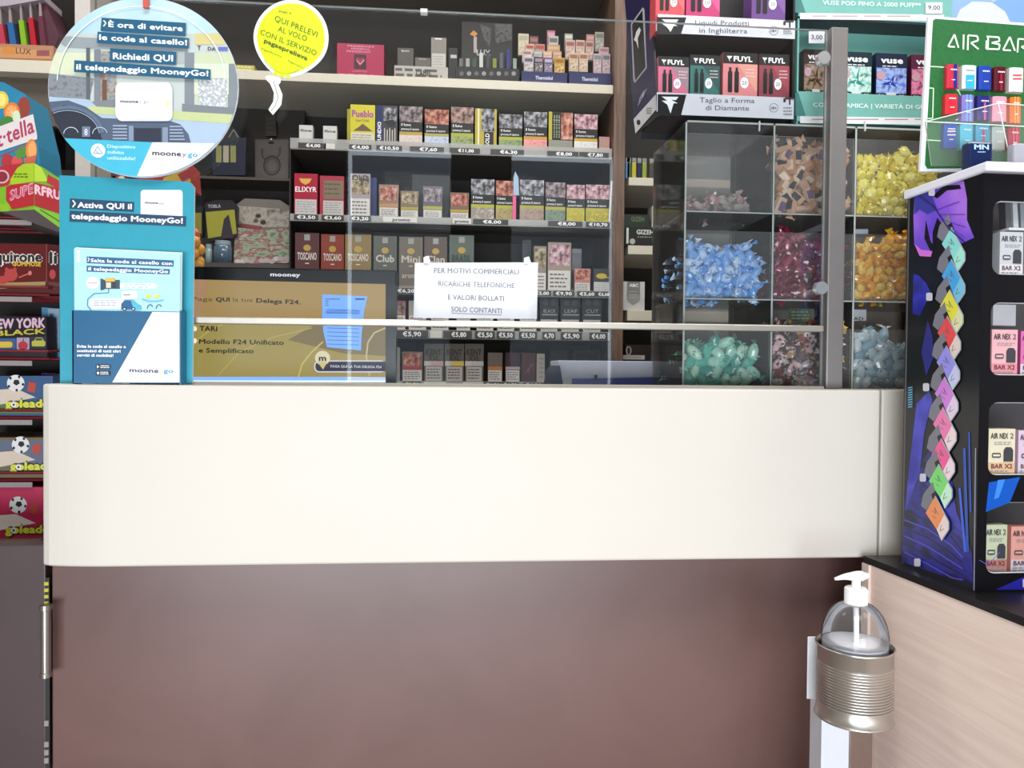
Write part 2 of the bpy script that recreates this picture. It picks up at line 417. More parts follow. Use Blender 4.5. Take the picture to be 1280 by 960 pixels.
clipc([(228, 130), (300, 136), (300, 145), (228, 141)], 5, mat('767e86')); clipc([(110, 128), (148, 124), (150, 134), (108, 138)], 4, mat('7a8087'))
clipc([(110, 133), (300, 144), (300, 156), (110, 142)], 5, mat('b9c490')); clipc([(60, 121), (112, 125), (130, 142), (300, 152), (300, 182), (60, 182)], 4, mat('a4b9d0', vary=.03))
cr(244, 42, 282, 56, 3, mat('c9bd84')); f.text('T', 247, 63, 251.5, 63, 5.5, INK, 4, .02); f.text('DA', 260, 63.5, 270, 64, 4.5, INK, 4, .02); cr(273, 59, 285, 64, 4, mat('5d6cb0'))
# dashboard
clipc([(60, 128), (86, 126), (108, 134), (128, 148), (214, 152), (226, 156), (236, 168), (240, 182), (60, 180)], 6, mat('4e5c72'))
clipc([(64, 140), (80, 132), (100, 134), (124, 160), (130, 180), (70, 178)], 7, mat('252c3a'))
f.arc(86, 172, 44, 37, 243, 352, 4.5, mat('5b6b82'), 9); f.arc(86, 172, 40, 33, 243, 352, 1.0, mat('90a2b8'), 10)
for cxx in (90, 126): f.arc(cxx, 168, 9, 8, 180, 350, .9, mat('b8c6d6'), 9)
f.rect(104, 159, 114, 172, mat('6a7890'), 9); f.text('8', 107, 170, 111, 170, 8, LW, 10)
for k in range(5):
    f.rect(142, 157+k*4, 160, 159+k*4, mat('8f9db4'), 8); f.rect(213, 158+k*4, 228+k, 160+k*4, mat('8f9db4'), 8)
f.rect(162, 158, 168, 177, mat('7f8da6'), 8); f.rect(169, 161, 202, 178, mat('262d40'), 8); f.rect(204, 160, 211, 179, mat('7f8da6'), 8)
# thin pale arc across the picture
f.arc(178, 105, 105, 96, 182, 358, 1.3, mat('e3ecef'), 9, 40)
# white device
f.rrect(147, 107, 217, 152.5, 7, mat('d2d5e2'), 10); f.rrect(146, 104.5, 216, 150, 7, mat('eceaf2', .3), 11)
f.text('moone', 152, 129.5, 174.5, 130, 3.6, INK, 12, .03); f.text('go', 181, 130, 187.5, 130, 3.6, mat('7f98b8'), 12); f.text('y', 175, 130, 179, 130, 3.6, mat('b9b9c0'), 12)
f.line([(209, 125.5), (212, 131), (209, 136)], 1.8, mat('e4d98a'), 12)
for k in range(4): f.rect(188, 124+k*3.4, 205, 125+k*3.4, mat('dcdbe6'), 12)
# bottom bands
clipc([(60, 173), (84, 174), (192, 179), (171, 225), (60, 225)], 12, mat('45b2cf', .4)); clipc([(192, 179), (300, 181), (300, 225), (171, 225)], 12, LW)
f.ell(124.5, 189.5, 9, 8.8, LW, 13, 24); f.line([(119, 193), (124, 184), (130, 193), (119, 193)], 1, mat('7fa8b8'), 14); f.line([(121, 189), (126, 194)], 1, mat('7fa8b8'), 14)
for t, y, x in (('Dispositivo', 187, 171), ('subito', 194, 157), ('utilizzabile!', 201.5, 171)): f.text(t, 136, y-1, x, y, 4.2, mat('c4e8f2'), 13, .02)
f.text('moone', 192, 195, 228, 196.5, 6, mat('35303c'), 13, .025); f.text('y', 229, 196.5, 234.5, 196.5, 5.4, mat('7c7484'), 13, .01); f.text('go', 236, 197, 248.5, 197.5, 6, mat('4aa6c4'), 13, .025)
for pts, t, a, h in (([(129, 24), (234, 30.5), (233, 47), (127.5, 40.5)], '\u00c8 ora di evitare', (137.5, 35.5, 230, 41), 6.6), ([(124, 41.5), (237.5, 49.5), (237, 62.5), (123, 55.5)], 'le code al casello!', (126, 51.5, 235.5, 58.5), 6.6),
        ([(139.5, 62), (222, 66.5), (221, 83), (139, 78)], 'Richiedi QUI', (143, 75.5, 218, 78.5), 7.6), ([(95, 77), (264.5, 88.5), (264, 101.5), (94.5, 91.5)], 'il telepedaggio MooneyGo!', (97.5, 88.5, 262, 97), 6.8)):
    clipc(pts, 13, mat('1f5a7a', .4)); f.text(t, *a, h, WHITE, 14, .03)
f.line([(131.5, 27.5), (134.5, 31), (131.5, 35)], 1.6, mat('d8efc8'), 14)
mb.build('printed_picture', rs)
tag_clip = WY(183, 4, 1.122)
sub('hanging_clip', rs, lambda m: m.box(tag_clip.x-.003, tag_clip.x+.004, 1.117, 1.122, tag_clip.z-.008, tag_clip.z+.012, mat('c8584a')))
sub('hanging_cord', rs, lambda m: m.tube([(tag_clip.x, 1.121, tag_clip.z+.01), (tag_clip.x, 1.1455, GT-.001)], .0006, mat('d0d0d0'), 5))
# --- balloon sign
bs = thing('balloon_sign', 'yellow balloon shaped hanging sign with white border', 'sign', WY(363, 52, 1.13)); Y = 1.13
mb = MB(); f = FY(mb, Y)
cth, sth = cos(radians(14)), sin(radians(14))
def brot(a, b): return (363.5+a*cth-b*sth, 48.5+a*sth+b*cth)
def bal(rx, ry):
    pts = []
    for i in range(56):
        t = 2*pi*i/56; a, b = rx*sin(t), -ry*cos(t)
        if b > 0: a *= 1-.22*(b/ry)**2
        pts.append(brot(a, b+0))
    return pts
mb.extr([WY(a, b, Y) for a, b in bal(47, 49)], (0, .0015, 0), mat('e9ecea', .35))
tail = [(336, 94), (350, 97), (351, 102), (348, 106), (353, 118), (351.5, 131), (341, 143.5), (335.5, 137), (341.5, 127), (342.5, 116), (337.5, 104.5), (333, 100), (331.5, 96)]
mb.extr([WY(a, b, Y) for a, b in tail], (0, .0015, 0), mat('e9ecea', .35))
mb.build('sign_board', bs)
mb = MB(); f = FY(mb, Y)
f.poly(bal(42.5, 44.5), mat('d0e214', .35), 1)
f.poly([brot(*p) for p in [(-9, 40), (9, 40), (11, 49), (4, 47), (0, 50), (-4, 47), (-11, 50)]], mat('d0e214', .35), 2)
f.arc(358, 56, 32, 36, 60, 150, .6, mat('8a9a18'), 2)
for t, a, h, m, b in (('paga e', (349, 15, 364, 18), 2.6, INK, 0), ('QUI PRELEVI', (343, 26, 396, 47), 7, mat('5a6418'), 0), ('AL VOLO', (347, 39, 383, 52), 6.6, mat('5a6418'), 0), ('CON IL SERVIZIO', (325, 43, 395, 70), 6.6, mat('5a6418'), 0),
        ('pagaeprelieva', (330, 53, 384, 76), 5.2, mat('46501a'), .03), ('PagaeRicarica', (327, 62, 352, 72), 2.3, mat('6f7a20'), 0), ('Pagamenti', (360, 77, 379, 86), 2.3, mat('6f7a20'), 0)):
    f.text(t, *a, h, m, 3, b, vert=(h*.25, -h*.97))
mb.build('printed_face', bs)
sub('tail_line', bs, lambda m: FY(m, Y).line([(342, 101), (345, 112), (348, 122), (344, 132), (339, 139)], .7, mat('6a6a6a'), 2))
sub('hanging_cord', bs, lambda m: m.tube([WY(366, 12, 1.128), WY(366.5, -3, 1.14), (WY(366.5, -3, 1.14).x, 1.1455, GT-.001)], .0005, mat('b0b0b0'), 5))
# --- brochure holder
bh = thing('brochure_holder', 'teal cardboard brochure stand with blue and white pocket', 'brochure holder', (WY(158, 478, 1.12).x, 1.12, ZF1))
def yb(z): return 1.136
mb = MB(); Y = 1.132
zb = ZF1+.0002
def cl(pt): return Vector((pt.x, pt.y, max(pt.z, zb)))
mb.extr([cl(WY(a, b, Y)) for a, b in [(74, 219), (232, 227), (239, 229), (243, 234), (240.5, 479), (75, 479)]], (0, .004, 0), TEAL, mat('c9d6d8'))
mb.build('back_card', bh)
mb = MB(); f = FY(mb, Y)
f.poly([(87.5, 248), (168, 252.5), (167.5, 265), (87, 261)], mat('173f5e'), 1); f.text('Attiva QUI il', 97, 259.5, 165, 261.5, 6.6, WHITE, 2, .035)
f.line([(91, 250.5), (94.5, 254.5), (91, 259)], 1.7, mat('e4f0d8'), 2)
f.poly([(87.5, 263.5), (233, 270.5), (232.5, 283), (87, 277)], mat('173f5e'), 3); f.text('telepedaggio MooneyGo!', 89.5, 273.5, 229, 279.5, 6.6, WHITE, 4, .035)
f.rrect(176, 237.5, 228.5, 276, 4, mat('dfe3ee', .35), 2); f.text('moone', 181.5, 254.5, 198, 255, 2.7, INK, 3, .03); f.text('ygo', 199, 255.5, 206, 255.5, 2.7, GREY, 3); f.line([(223.5, 252), (225.5, 255.5), (223.5, 259)], 1, mat('cfd0a0'), 3)
mb.build('printed_header', bh)
YP = 1.108
mb = MB(); pk = [(90, 388), (225, 390), (225, 479), (90.5, 479)]
mb.extr([cl(WY(a, b, YP)) for a, b in pk], (0, .002, 0), mat('175a82', .42), mat('2d6f88'))
for a in (90.7, 225):
    p, q = WY(a, 388, YP), WY(a, 479, YP); mb.box(min(p.x, p.x+.001)-.0005, p.x+.0012, YP, Y, zb, p.z, TEALD)
mb.build('front_pocket', bh)
mb = MB(); f = FY(mb, YP)
f.poly([(190.5, 390), (224.5, 390.5), (224.5, 478), (140.5, 478)], LW, 1)
for t, y, x in (('Evita le code al casello e', 434.5, 157.5), ('sostituisci di tutti altri', 440, 151), ('servizi di mobilit\u00e0!', 445.5, 142)): f.text(t, 96.5, y, x, y+.6, 3.5, WHITE, 2, .03)
for y in (455.5, 463.5): f.rrect(120, y, 138.5, y+5.6, 1, mat('14202e'), 2); f.lines(126, y+.7, 137.5, y+5, 2, WHITE, 3)
f.poly([(121.6, 456.3), (121.6, 460.5), (124.6, 458.4)], WHITE, 3); f.ell(123, 466.3, 1.5, 1.7, WHITE, 3, 10)
f.text('moone', 162, 465, 198.5, 466, 5.2, mat('4a4660'), 2, .025); f.line([(203, 462), (200, 468.5)], 1.2, mat('e0d27a'), 2); f.text('go', 204.5, 466, 217, 466, 5.2, mat('5a9fca'), 2, .025)
mb.build('printed_pocket', bh)
# leaflets in the pocket
for k in range(4):
    Yl = 1.1125+.0035*k; dx = (-.5, 1.2, .6, 2.0)[k]; dz = (0, -1.0, -.6, -1.4)[k]
    lf = thing('leaflet', 'front pale blue toll leaflet in the teal brochure stand' if k == 0 else ('', 'second pale leaflet peeking right behind the front leaflet', 'third pale leaflet behind the front leaflet', 'rearmost pale leaflet in the teal brochure stand')[k], 'leaflet', WY(158, 470, Yl), 'leaflets in the brochure stand')
    sub('sheet', lf, lambda m: m.extr([WY(a, b, Yl) for a, b in [(93+dx, 310.5+dz), (226+dx, 317+dz), (224.5+dx, 474), (94+dx, 474)]], (0, .0014, 0), PALE if k == 0 else mat('e3eef2')))
    if k: continue
    mb = MB(); f = FY(mb, Yl)
    f.poly([(108.5, 320.5), (217.5, 325.5), (217, 333.5), (108.5, 329)], mat('2a5d86'), 1); f.text('Salta le code al casello con', 113.5, 327.5, 215.5, 331.5, 4.2, WHITE, 2, .03)
    f.poly([(108.5, 332), (212.5, 336.5), (212, 343), (108.5, 339.5)], mat('2a5d86'), 1); f.text('il telepedaggio MooneyGo', 110.5, 338, 210.5, 341.5, 4.2, WHITE, 2, .03)
    f.line([(110, 322), (112, 324.3), (110, 327)], .9, WHITE, 2)
    f.rect(96, 312.5, 100, 328, mat('d6eef4'), 1)
    f.ell(116, 353.5, 8, 7.5, mat('e8f2f6'), 1); f.text('mooney', 110.5, 354.5, 121.5, 354.5, 2, mat('b85a6a'), 2, .02)
    f.rrect(150, 354, 196, 361, 3, mat('e8f2f6'), 1); f.lines(155, 354.5, 192, 360.5, 2, mat('8aa0b4'), 2, .3)
    f.rect(128, 350, 150, 361, mat('3a4a58'), 2); f.rect(132, 347.5, 144, 352, mat('d8b04a'), 3); f.rect(133, 353, 139, 360, mat('d0c8b8'), 3); f.rect(141, 353, 145, 360, mat('2a3640'), 3); f.poly([(126, 348), (131, 350), (131, 362), (126, 363)], mat('2f4a5c'), 3)
    f.line([(136, 361), (136, 366), (118, 367), (110, 374), (109.5, 382), (114, 388)], .9, mat('2e6a88'), 2)
    f.rrect(112, 373, 156, 386, 5, mat('e8f2f6'), 1); f.lines(117, 374.5, 148, 383, 3, mat('8a94b4'), 3, .3)
    f.rrect(152, 363.5, 172, 374, 2, mat('dde8f2'), 3); f.lines(155, 367.5, 164, 370, 1, INK, 4, .4)
    f.poly([(152, 387), (152, 380), (156, 375.5), (166, 375.5), (170, 380), (176, 382), (177, 387)], mat('1e5a86'), 4); f.poly([(164, 375.5), (168, 376), (173, 381), (177, 383), (177, 387), (168, 387)], mat('4ab0cc'), 5)
    for a in (156.5, 167.5): f.ell(a, 386.3, 2.4, 2.2, mat('103048'), 6, 12); f.ell(a, 386.3, 1.1, 1, WHITE, 7, 10)
    for a in (186, 197): f.ell(a, 370.5, 4, 2, mat('e6cf3c'), 3, 12); f.arc(a+2, 386, 3.5, 5, 180, 330, 1.2, mat('4a5a68'), 3)
    f.line([(178, 374), (186, 376.5), (197, 376.5), (205, 375)], 1.4, mat('5aa8c4'), 3)
    mb.build('printed_front', lf)
# --- customer display
mon = thing('customer_display', 'customer facing monitor showing a yellow tax payment advert', 'monitor', (WY(330, 478, 1.24).x, 1.25, 1.10))
Y = 1.235
mb = MB(); fr_ = [WY(a, b, Y) for a, b in [(150, 331), (482, 353.5), (495.5, 356), (496, 492), (150, 492)]]
z_ = 1.102
q = [WY(150, 331, Y), WY(495.5, 355, Y)]
mb.box(q[0].x, q[1].x, Y, Y+.03, z_, q[0].z, mat('101216', .3)); mb.build('screen_housing', mon, bevel=.002)
def EM(h, s=.30): return mat(h, emit=round(s*2.0, 3))
mb = MB(); f = FY(mb, Y)
def mz(b, a): return b
f.poly([(152, 347), (482, 355.2), (482, 480), (152, 480)], blotch_e if False else EM('b7a458'), 1)
f.poly([(152, 347), (482, 355.2), (482, 398), (152, 398)], EM('bf9f62'), 2)
f.poly([(152, 347), (262, 350), (250, 398), (152, 398)], EM('c59a72'), 3)
f.poly([(400, 402), (482, 402), (482, 445), (430, 442), (360, 425)], EM('8d7a50'), 2)
f.text('Paga', 240.5, 376, 266, 376.5, 4.8, EM('54402c', .3), 4); f.text('QUI', 270, 376.8, 287.5, 377, 5, EM('1c1410', .3), 4, .035); f.text('la tua', 291.5, 377, 316, 377.5, 5, EM('54402c', .3), 4); f.text('Delega F24.', 320.5, 378.2, 376, 380.5, 5.2, EM('1c1a14', .3), 4, .03)
f.text('TARI', 249.5, 413.5, 272, 414, 6, EM('2a1e10', .3), 4, .035)
f.text('Modello F24 Unificato', 249, 429.5, 355, 431, 5.6, EM('2a2410', .3), 4, .03); f.text('e Semplificato', 248.5, 440.5, 317.5, 441.5, 5.4, EM('2a2410', .3), 4, .03)
for y in (411, 426): f.ell(243.5, y, 3, 3.2, EM('e8dcc8', .5), 4, 14)
f.arc(300, 520, 88, 118, 200, 275, 1.2, EM('c9bd60', .34), 3, 20); f.line([(272, 470), (300, 440), (340, 422), (390, 410)], .9, EM('c9bd60', .34), 3)
f.line([(373, 471), (378, 455), (390, 440), (404, 427)], 1.8, EM('d0c468', .36), 3); f.line([(482, 410), (468, 416), (460, 428), (458, 445), (462, 470)], 1.8, EM('cfc08a', .36), 3)
f.poly([(403, 368), (459.5, 370.5), (455, 391), (452, 420), (451.5, 438), (409, 434), (404.5, 415), (403, 395)], EM('6fa3ee', .5), 5)
for y, x1 in ((374, 428), (376.5, 414), (379, 413), (381.5, 414)): f.rect(407, y-.4, x1-3, y+.4, EM('2a4a90', .3), 6)
f.rect(444, 373, 456, 375, EM('2a4a90', .3), 6)
for y in (387, 391, 405, 410, 415, 420, 425, 430): f.line([(409, y), (449, y+1.2)], .8, EM('4468b8', .35), 6)
f.rect(407, 388, 450, 392, EM('5b8ee0', .45), 5.5)
f.rrect(393, 450.5, 482, 465.5, 6, EM('d8d4e4', .4), 5); f.rrect(394.5, 452, 482, 464, 5, EM('15123a', .4), 6); f.rect(476, 452, 482, 464, EM('15123a', .4), 6)
f.ell(403.5, 447.5, 9.5, 9, EM('d6c8a8', .45), 7, 24); f.poly([(397, 452), (410, 452), (404, 462)], EM('c8b870', .45), 7); f.text('m', 398.8, 451, 408.2, 451, 7, EM('1a140c', .3), 9, .04)
f.text('PAGA QUI LA TUA DELEGA F24', 413.5, 459.3, 477, 460.3, 3, WHITE, 8, .03)
f.poly([(152, 471), (435, 471), (435, 477.5), (152, 477.5)], EM('7aa4e8', .6), 5); f.poly([(435, 471), (482, 471.5), (482, 477.5), (435, 477.5)], EM('aebfe0', .55), 5); f.poly([(152, 475.5), (482, 475.5), (482, 477.8), (152, 477.8)], EM('c4d4f4', .7), 6)
f.text('mooney', 338, 345.2, 375.5, 346, 4.6, WHITE, 2, .035)
mb.build('lit_screen', mon)
sub('bezel', mon, lambda m: m.box(WY(483, 400, Y).x, WY(495.5, 400, Y).x, Y-.004, Y, z_, WY(490, 356, Y).z, mat('0c0c10', .35)))
cp = thing('card_reader', 'dark brown card reader behind the top right monitor corner', 'card reader', WY(480, 352, 1.29))
sub('reader_body', cp, lambda m: m.extr([WY(a, b, 1.285) for a, b in [(458, 365), (462, 342), (468, 337), (490, 338), (494, 343), (494, 365)]], (0, .04, 0), mat('3a2e2a', .4)), bevel=.002)
sub('reader_foot', cp, lambda m: m.box(WY(470, 360, 1.285).x, WY(486, 360, 1.285).x, 1.29, 1.31, 1.10, WY(470, 362, 1.285).z, mat('2a2220')))
# --- paper notice
Y = 1.1415
pn = thing('paper_notice', 'white paper notice taped on the glass above the rail', 'notice', WY(596, 362, Y))
mb = MB(); n = 12; P0 = []; P1 = []
for i in range(n+1):
    t = i/n; wv = .0012*sin(t*7)+.001*sin(t*13)
    P0.append(WY(518.5+t*154+(1-t)*.0, 328.5-.3*t, Y)+Vector((0, -.001+wv*.6, 0))); P1.append(WY(517+t*154, 397.5+1.2*t, Y)+Vector((0, -.001-wv*.6, 0)))
PAP = mat('edf0f8', .6, vary=.02)
for i in range(n): mb.face([P1[i], P1[i+1], P0[i+1], P0[i]], PAP)
o = mb.build('paper_sheet', pn, clean=True, smooth=True)
md = o.modifiers.new('thick', 'SOLIDIFY'); md.thickness = .0003
mb = MB(); f = FY(mb, Y-.0034); PT = mat('6e707a')
for t, a in (('PER MOTIVI COMMERCIALI', (542.5, 341, 648.5, 343)), ('RICARICHE TELEFONICHE', (548, 357.5, 643, 360)), ('E VALORI BOLLATI', (560, 374.5, 630, 376.3)), ('SOLO CONTANTI', (564, 389.5, 627, 392))):
    f.text(t, *a, 6.3, PT, 0, .008)
f.line([(564, 391.6), (627, 394)], .7, PT, 0)
mb.build('typed_text', pn)
for (a, b) in ((533.5, 325.5), (659, 326.5)):
    sub('tape', pn, lambda m: [FY(m, Y-.0026).poly([(a-4, b-4), (a+2, b-6), (a+4.5, b+1), (a+3, b+4), (a-4, b+3)], mat('f2f0e8', .3), 0)])

# ================================================================ HAND SANITISER
YD = .965
base = WY(1052, 960, YD)
st = thing('sanitizer_stand', 'white metal stand holding a ribbed tin can by wood counter', 'stand', (WY(1053, 900, YD).x, YD+.03, 0))
def vx(px, y=910, Y=YD+.047): return WY(px, y, Y).x
zt = WY(1040, 905, YD).z
PWH = mat('d9dfe8', .35, vary=.02)
def post(m):
    x0, x1, x2, x3 = vx(1012), vx(1027), vx(1062), vx(1092)
    m.extr([(x1, YD+.047, 0), (x2, YD+.047, 0), (x2, YD+.085, 0), (WY(1012, 910, YD+.085).x, YD+.085, 0)], (0, 0, zt+.02), PWH)
sub('white_post', st, post, bevel=.001)
sub('metal_post', st, lambda m: m.box(vx(1062.5), vx(1091), YD+.047, YD+.085, 0, zt+.02, mat('9b8a82', .22, .85)), bevel=.001)
sub('foot_plate', st, lambda m: m.box(vx(1000), vx(1100), YD-.04, YD+.10, 0, .006, PWH), bevel=.002)
p0, p1 = WY(1010, 796, YD+.0435), WY(1010, 874, YD+.0435)
sub('back_plate', st, lambda m: m.box(p0.x, p0.x+.045, YD+.0435, YD+.0455, p1.z, p0.z, mat('e4e8ee', .35)), bevel=.001)
# tin
tx = (WY(1020.5, 860, YD).x+WY(1109.5, 860, YD).x)/2; tr = (WY(1109.5, 860, YD).x-WY(1020.5, 860, YD).x)/2*.985
ztt, ztb = WY(1065, 803, YD).z, WY(1065, 893, YD).z
tc = Vector((tx, YD-.005, 0))
prof = [(0, ztb+.001), (tr*.97, ztb+.001), (tr, ztb), (tr+.0008, ztb+.001), (tr, ztb+.0028), (tr-.0012, ztb+.004)]
zz = ztb+.004; zr_a, zr_b = ztb+(ztt-ztb)*.21, ztb+(ztt-ztb)*.79
prof += [(tr-.0012, zr_a)]
nr = 15
for i in range(nr):
    h0 = zr_a+(zr_b-zr_a)*i/nr; s_ = (zr_b-zr_a)/nr
    prof += [(tr-.0012, h0+s_*.15), (tr-.0020, h0+s_*.35), (tr-.0020, h0+s_*.55), (tr-.0012, h0+s_*.8)]
prof += [(tr-.0012, ztt-.004), (tr, ztt-.0028), (tr+.0008, ztt-.001), (tr, ztt), (tr-.0015, ztt), (tr-.0018, ztt-.01), (tr-.0018, ztb+.004), (0, ztb+.004)]
TIN = mat('c4c0ba', .28, .9, vary=.10, scale=25)
tin = tag(sub('tin_can', st, lambda m: m.lathe(tc.x, tc.y, prof, TIN, 56), smooth=True))
sub('bracket', st, lambda m: m.box(tc.x-.01, tc.x+.01, tc.y+tr-.002, YD+.0465, ztb+.03, ztb+.06, PWH))
# bottle
bt = thing('sanitizer_bottle', 'clear pump bottle with white pump standing in the ribbed tin', 'bottle', (tc.x, tc.y, ztb+.005))
zc = WY(1067, 752, YD).z; br = tr*.86
def bprof(r, z0, z1, zc_):
    p = [(0.001, z0), (r*.9, z0), (r, z0+.004), (r, z1)]
    for i in range(1, 11):
        t = i/10*pi/2; p.append((.0125+(r-.0125)*cos(t), z1+(zc_-z1)*sin(t)))
    return p
zsh = WY(1067, 797, YD).z
BOT = clear('fbfbfb', .05, 1.33, .03)
sub('bottle_body', bt, lambda m: m.lathe(tc.x, tc.y, bprof(br, ztb+.006, zsh, zc), BOT, 40), smooth=True)
zl = WY(1067, 801, YD).z
LQ = mat('e6eaf6', .12, vary=.03)
sub('gel', bt, lambda m: m.lathe(tc.x, tc.y, [(0.0005, ztb+.008), (br*.96, ztb+.008), (br*.97, zl), (0.0005, zl)], LQ, 32))
PW = mat('f4f4f6', .3, vary=.01)
cx_, cy_ = tc.x+WY(1067, 740, YD).x-WY(1065, 740, YD).x-.002, tc.y
zk0, zk1 = WY(1067, 754, YD).z, WY(1067, 733, YD).z
def collar(m):
    m.lathe(cx_, cy_, [(.0130, zk0), (.0140, zk0+.0005), (.0140, zk1-.001), (.0128, zk1), (.0, zk1)], PW, 32)
    for i in range(32):
        a = 2*pi*i/32; m.box(cx_+.0138*cos(a)-.0004, cx_+.0138*cos(a)+.0004, cy_+.0138*sin(a)-.0004, cy_+.0138*sin(a)+.0004, zk0+.001, zk1-.002, PW)
col_ = sub('pump_collar', bt, collar)
zs = WY(1067, 722, YD).z
sub('pump_stem', col_, lambda m: m.lathe(cx_, cy_, [(.0055, zk1-.001), (.0058, zs), (0, zs)], PW, 20), smooth=False)
def spout(m):
    a, b = WY(1041, 720.5, YD).x, WY(1082, 722, YD).x
    pts = []; rr = []
    for i in range(13):
        t = i/12; x = a+(b-a)*t; z = zs+.0035-.0015*(1-t)**2-.0022*max(0, .3-t)/.3
        pts.append((x, cy_, z)); rr.append(.0018+.0048*min(1, t*1.5) if t < .9 else .0045)
    m.tube(pts, rr, PW, 12)
sub('pump_head', bt, spout, smooth=True)
sub('dip_tube', col_, lambda m: m.tube([(cx_, cy_, zk0), (cx_+.001, cy_, zk0-.015), (cx_+.003, cy_, ztb+.02)], .0035, mat('e8eaee', .4), 12))
# ================================================================ CANDY CASE
CY0, CY1 = 1.22, 1.41
cx0 = WY(855, 300, CY0).x; cxb = WY(966, 300, CY0).x; cxc = WY(1068, 300, CY0).x; cx1 = .86
zA0, zA1 = 1.101, WY(960, 410, CY0).z
zB0, zB1 = WY(960, 374, CY0).z, WY(960, 290, CY0).z
zC0, zC1 = WY(960, 266, CY0).z, 1.5555
cc = thing('candy_case', 'clear acrylic candy case of nine compartments beside steel post', 'candy case', ((cx0+cx1)/2, 1.31, 1.10))
t = .003
ACE = clear('e4e2de', .25, 1.45, .1)
sub('side_panel', cc, lambda m: m.box(cx0, cx0+t, CY0, CY1, 1.101, zC1, EDGE, ACR))
sub('side_panel', cc, lambda m: m.box(cx1-t, cx1, CY0, CY1, 1.101, zC1, EDGE, ACR))
for xd in (cxb, cxc): sub('divider', cc, lambda m: m.box(xd-t/2, xd+t/2, CY0, CY1, 1.101, zC1, EDGE, ACR))
for (za, zb_) in ((zA0, zA1), (zB0, zB1), (zC0, zC1-.02)):
    for (xa, xb) in ((cx0, cxb), (cxb, cxc), (cxc, cx1)):
        sub('front_pane', cc, lambda m: m.box(xa+.0025, xb-.0025, CY0+.001, CY0+.003, za, zb_, ACR, EDGE))
        sub('bin_floor', cc, lambda m: m.box(xa+.002, xb-.002, CY0, CY1, za-.002, za, EDGE, ACE))
sub('top_panel', cc, lambda m: m.box(cx0, cx1, CY0, CY1, zC1-.003, zC1, EDGE, ACE))
sub('back_panel', cc, lambda m: m.box(cxb, cx1, CY1, CY1+.003, 1.101, zC1, mat('b4aeaa', .35)))
sub('back_panel', cc, lambda m: m.box(cx0, cxb, CY1, CY1+.002, 1.101, zC1, clear('e4e0da', .28, 1.42, .08)))  # haze raised to carry the pale light inside the bins

def sweet(colors, kind, n):
    """small wrapped sweets; returns meshes shared by all copies"""
    out = []
    for v in range(n):
        m = MB(); c = [mat(h, .22, coat=.4, vary=.12, scale=300) for h in colors]
        a, b = c[v % len(c)], c[(v+1) % len(c)]
        if kind == 'twist':
            m.blob((0, 0, 0), (.0105, .0065, .0065), a, 8, 5, noise=.12)
            for s in (-1, 1):
                ring = [Vector((s*(.0165+random.uniform(-.001, .001)), .0062*cos(2*pi*i/7)*(1+.3*(i % 2)), .0030*sin(2*pi*i/7)+.0015*(i % 2))) for i in range(7)]
                for i in range(7): m.face([(s*.0095, 0, 0), ring[i], ring[(i+1) % 7]], b)
        elif kind == 'oval':
            m.blob((0, 0, 0), (.0145, .0075, .0080), a, 10, 6, noise=.04)
            for s in (-1, 1):
                for q in range(4):
                    y0 = random.uniform(-.008, .008); z0 = random.uniform(-.006, .006)
                    m.face([(s*.012, 0, 0), (s*.019, y0, z0), (s*.018, y0+.005, z0+.004)], b)
        elif kind == 'disc':
            m.blob((0, 0, 0), (.0095, .0055, .0085), a, 10, 5, noise=.10)
            for q in range(7):
                an = 2*pi*q/7; r0, r1 = .0085, .0125
                m.face([(r0*cos(an), 0, r0*sin(an)), (r1*cos(an+.2), .002, r1*sin(an+.2)), (r0*cos(an+.6), -.001, r0*sin(an+.6))], b)
        elif kind == 'roll':
            m.tube([(-.0135, 0, 0), (-.013, 0, 0), (.013, 0, 0), (.0135, 0, 0)], [.005, .0085, .0085, .005], a, 8)
            m.box(-.007, .007, -.0092, -.0085, -.0045, .0045, b)
            for s in (-1, 1): m.face([(s*.012, -.001, 0), (s*.020, -.006, .005), (s*.020, .006, -.004)], a)
        wr = mat(('f4f0ec' if v % 2 else colors[(v+1) % len(colors)]), .15, coat=.6)
        for q in range(9):   # crinkled cellophane
            an = random.uniform(0, 2*pi); x_ = random.uniform(-.010, .010); r_ = .0072*(1-abs(x_)/.022); s1 = random.uniform(.003, .007)
            a_ = Vector((x_, r_*cos(an), r_*sin(an))); b_ = Vector((x_+s1, (r_+.0022)*cos(an+.3), (r_+.0022)*sin(an+.3))); c_ = Vector((x_-.001, (r_+.0012)*cos(an+.7), (r_+.0012)*sin(an+.7)))
            m.face([a_, b_, c_], wr if q % 3 == 0 else b)
        out.append(m.mesh('candy'))
    return out
